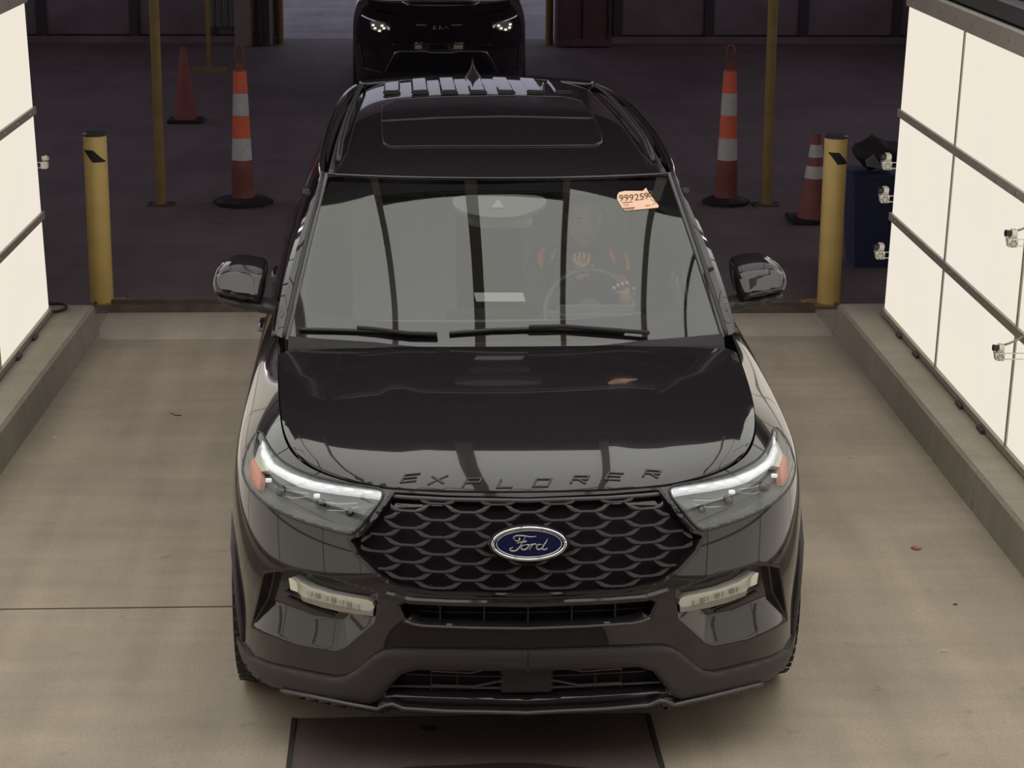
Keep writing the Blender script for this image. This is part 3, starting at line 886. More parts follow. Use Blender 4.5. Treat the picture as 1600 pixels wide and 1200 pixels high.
CL = [(374, 992), (381, 1006), (394, 1025), (420, 1036), (461, 1045), (500, 1053), (524, 1057), (541, 1055), (556, 1046), (586, 1022), (600, 1015), (620, 1013), (700, 1014), (828, 1015),
      (828, 1046), (700, 1045), (652, 1044), (628, 1051), (611, 1067), (592, 1090), (580, 1096), (560, 1094), (512, 1088), (470, 1081), (443, 1072), (418, 1066), (403, 1058), (388, 1040), (378, 1014)]
clad = patch('lower_cladding', SB, CL, 'cladding', car, off=.012, th=.03, step=6, center=True, dome=.006, dw=5)
patch('cladding_crease', SB, [(600, 1040), (560, 1062), (520, 1070), (440, 1058), (400, 1048), (400, 1051), (440, 1062), (520, 1075), (562, 1067), (604, 1044)], 'cladding', car, off=.018, th=.02, step=5)
patch('cladding_crease', SB, [(600, 1040), (560, 1062), (520, 1070), (440, 1058), (400, 1048), (400, 1051), (440, 1062), (520, 1075), (562, 1067), (604, 1044)], 'cladding', car, off=.018, th=.02, step=5, side=1)
low = patch('lower_intake', SB, [(828, 1048), (654, 1047), (630, 1055), (600, 1088), (828, 1096)], 'cavity', car, off=-.055, th=.01, step=8, center=True)
for py, xa, m_ in ((1053, 640, 'slat'), (1064, 632, 'satin_black'), (1083, 606, 'slat')):
    L = line_on(SB, [(xa, py-3), (740, py), (822, py+1)], 14, -.035)
    L = L+[q*[-1, 1, 1] for q in L[::-1]]
    BM().tube(L, .004, 6).build('intake_bar', m_, low)
for sd in (-1, 1):
    for pts in ([(672, 1055), (735, 1058), (787, 1046)], [(672, 1078), (740, 1080), (787, 1070)]):
        BM().tube(line_on(SB, pts, 10, -.030, sd), .004, 6).build('intake_bar', 'slat', low)
    for px in (672, 714):
        BM().tube(line_on(SB, [(px, 1050), (px, 1086)], 10, -.034, sd), .003, 6).build('intake_bar', 'satin_black', low)
p, nn = SB.px(824, 1066)
BM().box((-.085, p[1]+.028, p[2]-.05), (.085, p[1]+.05, p[2]+.05), .006).build('radar_panel', 'satin_black', low)
LIP = [(443, 1073), (447, 1072), (480, 1080), (540, 1092), (590, 1099), (597, 1092), (612, 1092), (630, 1099), (700, 1103), (828, 1105), (828, 1110), (700, 1108), (640, 1105), (616, 1102), (604, 1108), (592, 1106), (540, 1099), (480, 1087), (445, 1079)]
symtube('lip_chrome', [(446, 1072), (480, 1079), (540, 1091), (592, 1100)]+[(606, 1095), (616, 1094), (632, 1100), (700, 1104), (826, 1106)], .0075, .022, 'satin_chrome' if False else 'slat', car)
patch('lip_trim', SB, LIP, 'chrome' if False else 'gloss_black', car, off=.016, th=.03, step=4, center=True, dome=.006, dw=4)

# ------------------------------------------------------------------ lamps
BAR = [(407, 684), (415, 703), (426, 721), (452, 736), (488, 749), (525, 756.5), (560, 761.5), (601, 766), (598, 776), (580, 773.5), (525, 766.5), (488, 760), (461, 752.5), (437, 740), (416, 728), (404, 708)]
REFL = [(406, 683), (398, 692), (392, 710), (390, 722), (402, 732), (415, 729), (405, 710)]
AMB = [(391, 711), (401, 729), (401, 750), (398, 766), (392, 762), (385, 750), (381, 733), (385, 719)]
TR = [(406, 686), (399, 692), (388, 708), (385, 734), (390, 752), (400, 768), (424, 788), (461, 804), (500, 815), (534, 825), (546, 827), (556, 820), (576, 798), (590, 776), (528, 767), (488, 760), (440, 743), (418, 730)]
for sd in (-1, 1):
    hl = patch('headlight', SB, HL, 'lamp_cover', car, off=.003, th=.002, step=6, side=sd, dome=.004, dw=8)
    patch('lamp_bowl', SB, HL, 'lamp_grey', hl, off=-.004, th=.06, step=4, side=sd, dome=-.042, dw=9)
    patch('light_bar', SB, BAR, 'silver_white', hl, off=-.010, th=.02, step=4, side=sd, dome=.008, dw=6)
    patch('lamp_brow', SB, [(409, 677), (417, 694), (432, 714), (452, 730), (488, 745), (525, 753.5), (571, 760.5), (604, 766), (560, 761), (525, 756), (488, 748), (452, 734.5), (427, 719), (415, 701)], 'gloss_black', hl, off=-.004, th=.02, step=4, side=sd)
    patch('reflector', SB, REFL, 'lamp_pale', hl, off=-.020, th=.02, step=4, side=sd)
    patch('turn_reflector', SB, AMB, 'amber', hl, off=-.016, th=.02, step=4, side=sd)
    for (a, b_, rr) in ((430, 762, .015), (495, 783, .015), (542, 798, .011)):
        q, nn = SB.px(a, b_); q = q-nn*.030
        if sd > 0: q = q*[-1, 1, 1]
        BM().lathe([(rr*1.15, .0), (rr*1.15, -.016), (rr, -.018), (rr*.7, -.024), (rr*.3, -.027)], q, 20, 'y').build('projector', 'dark_chrome', hl, ang=40)
    for pts in ([(420, 756), (450, 762), (478, 764)], [(494, 779), (525, 783), (555, 780)], [(424, 769), (450, 777), (476, 770)], [(498, 796), (530, 797), (556, 788)]):
        BM().tube(line_on(SB, pts, 6, -.028, sd), .0016, 5).build('lens_rib', 'satin_chrome', hl)
    for (a, b_) in ((416, 748), (493, 772)):
        q, nn = SB.px(a, b_); q = q-nn*.012
        if sd > 0: q = q*[-1, 1, 1]
        BM().box(q-[.010, .006, .006], q+[.010, .006, .006], .002).build('lamp_chip', 'silver_white', hl)
    rim_ = HL+[HL[0]]
    BM().tube(line_on(SB, rim_, 5, .002, sd), .0045, 6).build('headlight_gasket', 'gloss_black', car, True)
    FL = [(449, 904), (455, 905), (462, 911), (478, 920), (512, 931), (545, 937), (571, 941), (579, 945), (582, 953), (581, 965), (564, 963), (530, 958), (500, 951), (470, 941), (461, 930), (450, 922)]
    fl = patch('fog_light', SB, FL, 'lamp_cover', car, off=-.008, th=.002, step=4, side=sd)
    patch('lamp_housing', SB, FL, 'lamp_pale', fl, off=-.020, th=.035, step=5, side=sd)
    patch('lamp_rim', SB, [(466, 935), (470, 941), (500, 951), (530, 958), (564, 963), (581, 965), (582, 953), (578, 958), (564, 957), (530, 951), (500, 944)], 'satin_chrome', fl, off=-.012, th=.02, step=4, side=sd)
    for i in range(7):
        px = 476+i*12.5; py = 925+i*3.4
        patch('led_cell', SB, [(px, py), (px+7, py+2), (px+7, py+10), (px, py+8)], 'cam_white' if i % 2 == 0 else 'satin_chrome', fl, off=-.013, th=.01, step=5, side=sd)
    patch('lamp_fin', SB, [(449, 904), (455, 905), (462, 912), (463, 926), (452, 922)], 'lamp_pale', fl, off=-.006, th=.02, step=4, side=sd)
    BM().tube(line_on(SB, [(430, 930), (470, 948), (520, 962)], 8, -.045, sd), .006, 6).build('pocket_rib', 'satin_black', car)
    BM().tube(line_on(SB, [(434, 940), (470, 957), (512, 971)], 8, -.045, sd), .006, 6).build('pocket_rib', 'satin_black', car)
    # wheel-arch moulding
    arcp = []
    for i in range(25):
        a = math.pi*(-.06+1.12*i/24); arcp.append((sd*(.968 if i > 5 else .938+.006*i), .93-.440*math.cos(a), .39+.440*math.sin(a)))
    BM().tube(arcp, .013, 8).build('arch_moulding', 'cladding', car, True)
    arcp = [(x, y+3.025, z) for x, y, z in arcp]
    BM().tube(arcp, .013, 8).build('arch_moulding', 'cladding', car, True)
    BM().box((sd*.90, 1.38, .22), (sd*.995, 3.5, .33), .02).build('sill_cladding', 'cladding', car)
# underbody and inner arches
BM().box((-.70, .30, .24), (.70, 4.8, .42)).build('underbody', 'matte_black', car)
BM().box((-.80, 1.40, .28), (.80, 3.48, .50)).build('floor_pan', 'matte_black', car)
# wheels
def wheel(x, y, sd):
    R = .385; W = .125
    cx = x
    t = BM().lathe([(.25, -W*.85), (.30, -W), (.355, -W*.96), (.378, -W*.75), (R, -W*.4), (R, W*.4), (.378, W*.75), (.355, W*.96), (.30, W), (.25, W*.85)], (cx, y, R), 56, 'x', cap=False).build('wheel', 'rubber', car, ang=50)
    for k in range(36):
        a = 2*math.pi*k/36
        for s2 in (-1, 1):
            if k % 2 == 0: continue
        c, s = math.cos(a), math.sin(a)
    tb = BM()
    for k in range(48):
        a = 2*math.pi*k/48; da = .045
        for (xa, xb, sh) in ((-.115, -.06, 0), (-.05, .05, .06), (.06, .115, 0)):
            V = []
            for xx in (xa, xb):
                for aa in (a-da+sh, a+da+sh):
                    for r in (R-.008, R+.002-(abs(xx) > .1)*.012):
                        V.append((cx+xx, y+r*math.cos(aa), R+r*math.sin(aa)))
            tb.add(V, [(0, 1, 3, 2), (4, 6, 7, 5), (0, 4, 5, 1), (2, 3, 7, 6), (1, 5, 7, 3)])
    o = tb.build('tread', 'rubber', t); o['kind'] = 'stuff'
    BM().lathe([(.255, -.10), (.25, .03), (.235, .085), (.25, .11), (.262, .112), (.262, .09)] if sd > 0 else [(.255, .10), (.25, -.03), (.235, -.085), (.25, -.11), (.262, -.112), (.262, -.09)], (cx, y, R), 48, 'x', cap=False).build('rim', 'rim', t, ang=40)
    for k in range(10):
        a = 2*math.pi*(k//2)/5+(.13 if k % 2 else -.13)
        d = np.array([0, math.cos(a), math.sin(a)]); e = np.array([0, -math.sin(a), math.cos(a)])
        c0 = np.array([cx+sd*.075, y, R])
        b = BM(); V = []
        for r, w_ in ((.04, .022), (.25, .016)):
            for xo in (0, .03):
                for q in (-1, 1): V.append(c0+d*r+e*q*w_+np.array([sd*xo*(1 if r < .1 else .8), 0, 0]))
        b.add(V, [(0, 1, 3, 2), (4, 6, 7, 5), (0, 4, 5, 1), (2, 3, 7, 6), (0, 2, 6, 4), (1, 5, 7, 3)]).build('spoke', 'rim', t)
    BM().lathe([(.06, .06*sd), (.06, .10*sd), (.03, .112*sd)], (cx, y, R), 24, 'x').build('hub', 'rim', t, ang=40)
for yy in (.93, 3.955):
    for sd in (-1, 1): wheel(sd*.862, yy, sd)

# ------------------------------------------------------------------ greenhouse
ws = mesh('windscreen', *(lambda g: (g.reshape(-1, 3), gridfaces(*g.shape[:2])))(WG), 'windscreen', car, True)
CLEAR = [(505, 322), (560, 308), (640, 300), (728, 296), (813, 297), (900, 301), (962, 308), (1010, 318), (1042, 332), (1068, 350), (1080, 385), (1092, 430), (1097, 455), (1094, 467), (1082, 476), (1050, 484), (1000, 491), (900, 499), (800, 502), (690, 503), (600, 501), (540, 497), (500, 492), (484, 485), (477, 470), (478, 455), (490, 385)]
OUT = [(446, 522), (600, 531), (790, 533), (1000, 529), (1136, 519), (1112, 440), (1080, 358), (1044, 281), (900, 283), (772, 287), (640, 287), (514, 283), (490, 345), (464, 440)]
patch('windscreen_border', SW, OUT, 'frit', ws, off=-.003, th=.003, step=7, hole=chaikin(CLEAR, 2))
BM().add(WG.reshape(-1, 3)[:0], []).b.free()
# black header strip, roof skin, sunroof
SPL = lambda a, c, n: [a+(c-a)*i/(n-1) for i in range(n)]
roof = mesh('roof', *(lambda g: (g.reshape(-1, 3), gridfaces(*g.shape[:2])))(RG), 'paint', car, True)
hd = [WG[-1, j] for j in range(0, 110, 4)]+[WG[-1, -1]]
BM().tube([q+np.array([0, .004, .004]) for q in hd], .006, 6).build('header_trim', 'dark_chrome', car, True)
SUN = [(597, 166), (620, 156), (700, 152), (800, 150), (880, 152), (905, 158), (925, 180), (940, 210), (940, 222), (928, 228), (800, 229), (700, 229), (610, 230), (600, 224), (596, 195)]
sf = patch('sunroof', SR, SUN, 'gloss_black', car, off=.003, th=.006, step=7)
BM().tube(line_on(SR, SUN+[SUN[0]], 8, .003), .003, 6).build('sunroof_seal', 'dark_chrome', sf, True)
BM().tube(line_on(SR, [(597, 190), (690, 185), (790, 183), (925, 186)], 8, .004), .0035, 6).build('sunroof_bar', 'dark_chrome', sf, True)
# raised ribs across the rear of the roof, each with a black end stop
for px in (616, 659, 703, 747, 790, 834, 876):
    a = SR.px(px+(px-745)*.03, 146)[0]; c = SR.px(px-(px-745)*.02, 122)[0]
    xr, y0, y1 = float(a[0]), float(a[1]), float(c[1])
    b = BM(); V = []; n = 12
    for i in range(n):
        y = y0+(y1-y0)*i/(n-1)
        for dx, dz in ((-.040, 0), (-.032, .009), (.032, .009), (.040, 0)):
            h_ = SR.cast((xr+dx, y, 3), (0, 0, -1))[0]; V.append((xr+dx, y, h_[2]+dz*(1 if 0 < i < n-1 else 0)))
    rb = b.add(V, [(i*4+j, (i+1)*4+j, (i+1)*4+j+1, i*4+j+1) for i in range(n-1) for j in range(3)]).build('roof_rib', 'paint', roof)
    BM().box((xr-.042, y0-.055, a[2]-.002), (xr+.042, y0+.005, a[2]+.016), .006).build('end_stop', 'matte_black', roof)
# antenna fin
p = SR.px(739, 122)[0]
ax_, ay_, az_ = float(p[0]), float(p[1])-.02, float(p[2])
b = BM(); prof = [(0, .045, .10), (.012, .042, .10), (.03, .030, .080), (.05, .014, .05), (.075, .005, .022), (.10, .002, .010)]
V = []; n = 16
for h_, rx, ry in prof:
    for j in range(n):
        a = 2*math.pi*j/n; V.append((ax_+rx*math.cos(a), ay_+h_*.9+ry*math.sin(a), az_-.008+h_))
b.add(V, [(i*n+j, i*n+(j+1) % n, (i+1)*n+(j+1) % n, (i+1)*n+j) for i in range(len(prof)-1) for j in range(n)]+[tuple(range((len(prof)-1)*n, len(prof)*n))]).build('antenna', 'satin_black', car, True)
# side windows, pillars, rails, tailgate
for sd in (-1, 1):
    BY = [1.50, 1.9, 2.7, 3.6, 4.3, 4.75]; RYs = [2.26, 2.5, 2.9, 3.6, 4.2, 4.66]; RX = [.712, .718, .708, .685, .65, .61]; RZ = [1.592, 1.632, 1.668, 1.682, 1.670, 1.640]
    BX = [.868, .885, .888, .888, .875, .80]; BZ = [1.128, 1.133, 1.143, 1.155, 1.168, 1.172]
    rows = []
    for v in (0, .33, .66, 1):
        bl = .03*4*v*(1-v)
        rows.append([(sd*(BX[i]+(RX[i]-BX[i])*v+bl), BY[i]+(RYs[i]-BY[i])*v, BZ[i]+(RZ[i]-BZ[i])*v+bl*.3) for i in range(6)])
    G = bsurf(rows, np.linspace(0, 3, 24), np.linspace(0, 5, 60))
    gls = mesh('side_glass', G.reshape(-1, 3), gridfaces(24, 60, sd > 0), 'side_glass', car, True)
    def colstrip(u0, u1, nm, m_, o_=.004):
        us2 = np.linspace(u0, u1, 4); K = bsurf(rows, np.linspace(0, 3, 16), us2)
        K = K+np.array([sd*o_, 0, 0]); V = np.concatenate([K.reshape(-1, 3), (K-[sd*.02, 0, 0]).reshape(-1, 3)])
        F = gridfaces(16, 4, sd > 0); F += [tuple(i+64 for i in f[::-1]) for f in gridfaces(16, 4, sd > 0)]
        BM().add(V, F).build(nm, m_, car, True)
    colstrip(1.62, 1.80, 'pillar', 'gloss_black'); colstrip(2.72, 2.90, 'pillar', 'gloss_black'); colstrip(4.35, 5, 'rear_pillar', 'paint')
    # front pillar: painted outer face along the windscreen edge
    nP = 24; V = []
    for i in range(nP):
        v = i/(nP-1); q = WG[int(round(v*59)), 109 if sd > 0 else 0]
        bl = .0; o3 = G[int(round(v*23)), 0]
        m3 = (q+o3)/2+np.array([sd*.012, -.012, .012])
        q2 = q+np.array([-sd*.012, -.004, .006]); q3 = q+np.array([sd*.006, -.008, .010])
        V += [q2-[0, 0, .008], q2, q3, m3, o3+np.array([sd*.006, 0, 0]), o3+np.array([-sd*.01, .03, 0])]
    F = [(i*6+j, (i+1)*6+j, (i+1)*6+j+1, i*6+j+1) for i in range(nP-1) for j in range(5)]
    ap = BM().add(V, F).build('front_pillar', 'paint', car, ang=40)
    BM().tube([np.array(V[i*6+2])+[0, -.001, .002] for i in range(nP)], .009, 6).build('pillar_trim', 'satin_black', ap, True)
    # roof side rail over the doors and the raised luggage rail
    b = BM(); V = []
    ys = np.linspace(0, 5, 40); top = bsurf(rows, [3], ys)[0]
    L = [np.array(q)+[sd*.004, 0, .006] for q in top]
    BM().tube(L, [.004, .008, .012]+[.014]*(len(L)-3), 8).build('door_frame', 'paint', car, True)
    rr = []
    for i in range(30):
        y = 2.42+(4.62-2.42)*i/29; x = sd*(.650-.032*(y-2.42)); hh = SR.cast((x, y, 3), (0, 0, -1))[0]
        e_ = min(i, 29-i)/3; rr.append((x, y, hh[2]+.006+.028*min(1, e_)))
    BM().tube(rr, .010, 10).build('roof_rail', 'satin_black', car, True)
    # ditch moulding from the header back
    dm_ = []
    for i in range(30):
        y = 2.27+(4.6-2.27)*i/29; x = sd*(.688-.034*(y-2.27)); hh = SR.cast((x*.985, y, 3), (0, 0, -1))[0]; dm_.append((x*.985, y, hh[2]+.002))
    BM().tube(dm_, .011, 6).build('roof_moulding', 'cladding', car, True)
    BM().tube([np.array(q)+[sd*.006, 0, -.004] for q in bsurf(rows, [0], ys)[0]], .010, 8).build('belt_trim', 'gloss_black', car, True)
tg = []
for v in np.linspace(0, 1, 6):
    row = []
    for u in np.linspace(-1, 1, 9):
        xt, yt, zt = u*.60, 4.80-.10*u*u, 1.665-.02*u*u; xb, yb, zb = u*.77, 4.92-.12*u*u, 1.165
        row.append((xt+(xb-xt)*v, yt+(yb-yt)*v, zt+(zb-zt)*v))
    tg.append(row)
TG = bsurf(tg, np.linspace(0, 5, 16), np.linspace(0, 8, 30))
mesh('rear_window', TG.reshape(-1, 3), gridfaces(16, 30), 'side_glass', car, True)
BM().tube([q+np.array([0, 0, .004]) for q in TG[0]], .02, 8).build('rear_spoiler', 'paint', car, True)

# mirrors
def XZ(pts, y, sd, cx=0.0):
    out = []
    for p in pts:
        q = at_y(p[0], p[1], y); out.append((float(q[0]) if sd < 0 else -float(q[0]), float(q[2])))
    return out
MH = [(333, 438), (336, 427), (347, 418), (362, 411), (378, 411), (400, 414), (411, 417), (416, 424), (415, 445), (412, 462), (409, 470), (392, 469), (360, 463), (340, 459), (334, 449)]
MC = [(335, 438), (338, 430), (352, 425), (360, 423), (384, 425), (408, 428), (410, 432), (408, 452), (404, 464), (388, 463), (360, 458), (341, 455), (336, 447)]
ML = [(334, 456), (345, 460), (372, 466), (410, 470), (438, 478), (438, 494), (412, 489), (370, 482), (350, 476), (340, 468)]
for sd in (-1, 1):
    mh = pillow('wing_mirror', chaikin(XZ(MH, 1.92, sd), 2), 'gloss_black', car, 1.92, .13, .030, .035, tilt=.45)
    pillow('mirror_cap', chaikin(XZ(MC, 1.90, sd), 2), 'paint', mh, 1.888, .03, .010, .020, tilt=.55)
    pillow('mirror_arm', chaikin(XZ(ML, 1.91, sd), 1), 'cladding', mh, 1.905, .08, .022, .018)
    x = -1.03 if sd < 0 else 1.03
    BM().box((x-.085, 2.045, 1.165), (x+.085, 2.056, 1.275), .008).build('mirror_glass', 'chrome', mh)
# wipers lying at the foot of the screen
for pts, am in (([(468, 517), (520, 518), (585, 520), (645, 523), (683, 526)], [(683, 527), (640, 526), (585, 519), (560, 517)]),
                ([(702, 523), (770, 518), (850, 516), (930, 518), (975, 522)], [(1012, 525), (960, 521), (880, 515), (826, 516)])):
    wp = BM().tube(line_on(SW, pts, 8, .010), [.007]*len(line_on(SW, pts, 8, .010)), 8).build('wiper', 'satin_black', car, True)
    BM().tube(line_on(SW, pts, 8, .004), .004, 6).build('wiper_rubber', 'rubber', wp, True)
    BM().tube(line_on(SW, am, 8, .020), .008, 8).build('wiper_arm', 'matte_black', wp, True)

# ------------------------------------------------------------------ cabin
cab = BM().box((-.76, 1.56, .95), (.76, 1.95, 1.085), .05).build('dashboard', 'interior', car)
BM().box((-.22, 1.93, 1.0), (.10, 1.955, 1.12), .01).build('screen', 'gloss_black', cab)
BM().box((.20, 1.90, 1.05), (.56, 1.99, 1.13), .03).build('instrument_hood', 'interior', cab)
BM().tube([(-.70, 1.60, 1.09), (0, 1.52, 1.10), (.70, 1.60, 1.09)], .006, 6).build('dash_vent', 'interior_grey', cab)
BM().box((-.80, 1.50, .45), (.80, 4.7, .52)).build('cabin_floor', 'matte_black', car)
BM().box((-.80, 2.4, 1.50), (.80, 2.41, 1.52)).build('headliner_edge', 'interior', car)
for x in (-.38, .38):
    st = BM().box((x-.25, 2.35, .62), (x+.25, 2.95, .80), .06).build('front_seat', 'interior_grey', car)
    b = BM().quadbox([(x-.23, 2.86, .78), (x+.23, 2.86, .78), (x+.23, 2.98, .78), (x-.23, 2.98, .78)], (0, .20, .56)); b.build('seat_back', 'interior_grey', st)
    BM().box((x-.12, 3.06, 1.36), (x+.12, 3.16, 1.52), .035).build('headrest', 'interior_grey', st)
for x in (-.42, .42):
    s2 = BM().box((x-.25, 3.45, .62), (x+.25, 3.7, .80), .05).build('rear_seat', 'interior', car)
    BM().quadbox([(x-.25, 3.85, .78), (x+.25, 3.85, .78), (x+.25, 3.97, .78), (x-.25, 3.97, .78)], (0, .16, .55)).build('seat_back', 'interior', s2)
BM().box((-.78, 4.35, .6), (.78, 4.4, 1.3)).build('rear_bulkhead', 'matte_black', car)
BM().box((-.11, 2.03, .60), (.11, 2.9, .85), .03).build('centre_console', 'interior', car)
# steering wheel
sc_ = np.array([.375, 2.16, 1.045]); th_ = math.radians(62)
L = []
for i in range(37):
    a = 2*math.pi*i/36; L.append(sc_+np.array([.185*math.cos(a), .185*math.sin(a)*math.cos(th_), .185*math.sin(a)*math.sin(th_)]))
swl = BM().tube(L, .0155, 8).build('steering_wheel', 'satin_black', car, True)
for a in (0, math.pi, -math.pi/2):
    BM().tube([sc_, sc_+np.array([.18*math.cos(a), .18*math.sin(a)*math.cos(th_), .18*math.sin(a)*math.sin(th_)])], .014, 6).build('wheel_spoke', 'interior', swl)
BM().lathe([(.06, -.02), (.06, .01), (.03, .015)], sc_, 20, 'y').build('wheel_hub', 'interior', swl)
# rear-view mirror with its sensor housing
q, nn = SW.px(790, 318); q = q-nn*.02
SH = [(706, 304), (740, 300), (830, 300), (856, 306), (852, 318), (826, 330), (800, 336), (760, 336), (724, 328), (708, 318)]
sh = patch('sensor_cover', SW, chaikin(SH, 1), 'interior', car, off=-.012, th=.02, step=7)
patch('sensor_window', SW, [(776, 310), (780, 310), (788, 322), (768, 322)], 'sensor_reflection_grey', sh, off=-.008, th=.003, step=5)
rv = XZ([(731, 338), (760, 333), (806, 334), (832, 338), (832, 352), (820, 357), (745, 356), (732, 352)], 2.02, -1)
rvo = pillow('rear_view_mirror', chaikin(rv, 2), 'interior_grey', car, 2.02, .03, .012, .02)
BM().tube([(.01, 1.98, 1.53), (.0, 2.03, 1.47)], .012, 8).build('mirror_stem', 'interior', rvo)
# sun visor grab handle, small label and painted reflection inside the glass
patch('label_and_reflection', SW, [(1052, 512), (1083, 511), (1084, 518), (1055, 519)], 'label_white', car, off=-.006, th=.001, step=6)
patch('label_and_reflection', SW, [(740, 449), (818, 449), (822, 463), (744, 463)], 'sensor_reflection_grey', car, off=-.03, th=.002, step=8)  # grey patch imitating light reflected in the glass

# ------------------------------------------------------------------ paper label on the glass: a thing of its own
SK = [(964, 306), (967, 301), (976, 299), (1004, 299), (1009, 294), (1015, 304), (1029, 322), (1028, 325), (1008, 327), (976, 330), (971, 324), (964, 312)]
stk = patch('paper_label', SW, SK, 'label_peach', None, off=.0025, th=.001, step=3)
tag(stk, 'peach paper label with number 9992598 stuck on top right windscreen corner', 'label')
fc = {}
def text_mesh(s):
    if s not in fc:
        c = bpy.data.curves.new('t', 'FONT'); c.body = s; c.resolution_u = 4
        o = bpy.data.objects.new('t', c); COL.objects.link(o); bpy.context.view_layer.update()
        dg = bpy.context.evaluated_depsgraph_get(); me = o.evaluated_get(dg).to_mesh()
        V = np.array([tuple(v.co) for v in me.vertices]); F = [tuple(p.vertices) for p in me.polygons]
        o.evaluated_get(dg).to_mesh_clear(); bpy.data.objects.remove(o); bpy.data.curves.remove(c)
        fc[s] = (V, F)
    return fc[s]
def surf_text(s, px, py, h, wd, ang, m_, parent, surf, off=.004, name='digit'):
    V, F = text_mesh(s); x0, x1 = V[:, 0].min(), V[:, 0].max(); y0, y1 = V[:, 1].min(), V[:, 1].max()
    ca, sa = math.cos(math.radians(ang)), math.sin(math.radians(ang)); out = []
    for v in V:
        u = (v[0]-(x0+x1)/2)/(x1-x0+1e-9)*wd; w_ = (v[1]-(y0+y1)/2)/(y1-y0+1e-9)*h
        a = px+u*ca+w_*sa; b_ = py-w_*ca+u*sa
        q, nn = surf.px(a, b_); out.append(q+nn*off)
    return mesh(name, out, F, m_, parent)
for ch, px, py, an in zip('9992598', (970.5, 978.5, 986.3, 994.5, 1002.3, 1009.3, 1015.3), (310.5, 310, 309.5, 309, 308.2, 307, 304), (-4, -4, -4, -4, -6, -8, 14)):
    surf_text(ch, px, py, 10, 6.6, an, 'label_ink', stk, SW)
surf_text('TGR', 978, 321.3, 3, 9, -4, 'label_red', stk, SW, name='text')
for (xa, ya, xb, yb) in ((972, 317, 988, 316), (973, 326, 992, 324.5), (975, 327.6, 990, 326.4), (1008, 322, 1016, 321)):
    patch('print_line', SW, [(xa, ya), (xb, yb), (xb, yb+1), (xa, ya+1)], 'label_ink', stk, off=.0035, th=.0005, step=4)
BM().tube(line_on(SW, [(1016, 312), (1025, 317), (1019, 321)], 3, .004), .0008, 5).build('crease', 'label_ink', stk)

# ------------------------------------------------------------------ driver
def skin_body(name, joints, edges, m_, parent, sub=2):
    me = bpy.data.meshes.new(name); me.from_pydata([j[0] for j in joints], edges, []); me.update()
    o = bpy.data.objects.new(name, me); COL.objects.link(o)
    o.modifiers.new('s', 'SKIN'); sv = me.skin_vertices[0].data
    for i, j in enumerate(joints): sv[i].radius = (j[1], j[1] if len(j) < 3 else j[2])
    sv[0].use_root = True
    ss = o.modifiers.new('u', 'SUBSURF'); ss.levels = sub; ss.render_levels = sub
    bpy.context.view_layer.update(); dg = bpy.context.evaluated_depsgraph_get()
    nm = bpy.data.meshes.new_from_object(o.evaluated_get(dg)); bpy.data.objects.remove(o)
    nm.materials.clear()
    return link(name, nm, m_, parent, True)
hc = at_y(916, 350, 2.62); hx, hy, hz = [float(v) for v in hc]
drv = empty('person', (hx, 2.75, .80), 'driver in dark hooded top with bright orange vest stripes behind the steering wheel', 'person')
J = [((hx, 2.86, .86), .15, .12), ((hx, 2.84, 1.02), .15, .11), ((hx, 2.80, 1.16), .17, .11), ((hx, 2.77, hz-.15), .085, .075), ((hx, 2.74, hz-.08), .055),
     ((hx-.17, 2.76, hz-.17), .078), ((hx-.25, 2.60, hz-.36), .055), ((hx-.12, 2.42, hz-.28), .038), ((hx-.05, 2.42, hz-.19), .028),
     ((hx+.17, 2.76, hz-.17), .078), ((hx+.25, 2.58, hz-.34), .055), ((hx+.18, 2.30, hz-.30), .038), ((hx+.14, 2.22, hz-.27), .03),
     ((hx-.10, 2.70, .83), .09), ((hx-.14, 2.30, .86), .075), ((hx-.14, 2.05, .62), .055), ((hx+.10, 2.70, .83), .09), ((hx+.14, 2.30, .86), .075), ((hx+.14, 2.05, .62), .055)]
E_ = [(0, 1), (1, 2), (2, 3), (3, 4), (2, 5), (5, 6), (6, 7), (7, 8), (2, 9), (9, 10), (10, 11), (11, 12), (0, 13), (13, 14), (14, 15), (0, 16), (16, 17), (17, 18)]
body = skin_body('hooded_top', J, E_, 'hoodie', drv)
# head
b = BM(); t = bmesh.new(); bmesh.ops.create_icosphere(t, subdivisions=4, radius=1)
for v in t.verts:
    x, y, z = v.co
    sxh = .076*(1-.16*max(0, -z)); zz = z*.112
    yy = y*.095
    if y < 0:
        yy *= 1-.12*max(0, -z)
        nose = math.exp(-((x/.16)**2))*math.exp(-(((z+.12)/.20)**2)); yy -= .020*nose
        eye = math.exp(-(((abs(x)-.38)/.17)**2))*math.exp(-(((z-.06)/.12)**2)); yy += .009*eye
        lip = math.exp(-((x/.35)**2))*math.exp(-(((z+.45)/.07)**2)); yy -= .005*lip
        brow = math.exp(-(((abs(x)-.35)/.3)**2))*math.exp(-(((z-.24)/.09)**2)); yy -= .004*brow
        chin = math.exp(-((x/.3)**2))*math.exp(-(((z+.85)/.14)**2)); yy -= .012*chin
    v.co = (hx+x*sxh, hy+.07+yy, hz+zz)
t.verts.index_update(); b.add([v.co for v in t.verts], [[v.index for v in f.verts] for f in t.faces]); t.free()
head = b.build('head', 'skin', drv, True)
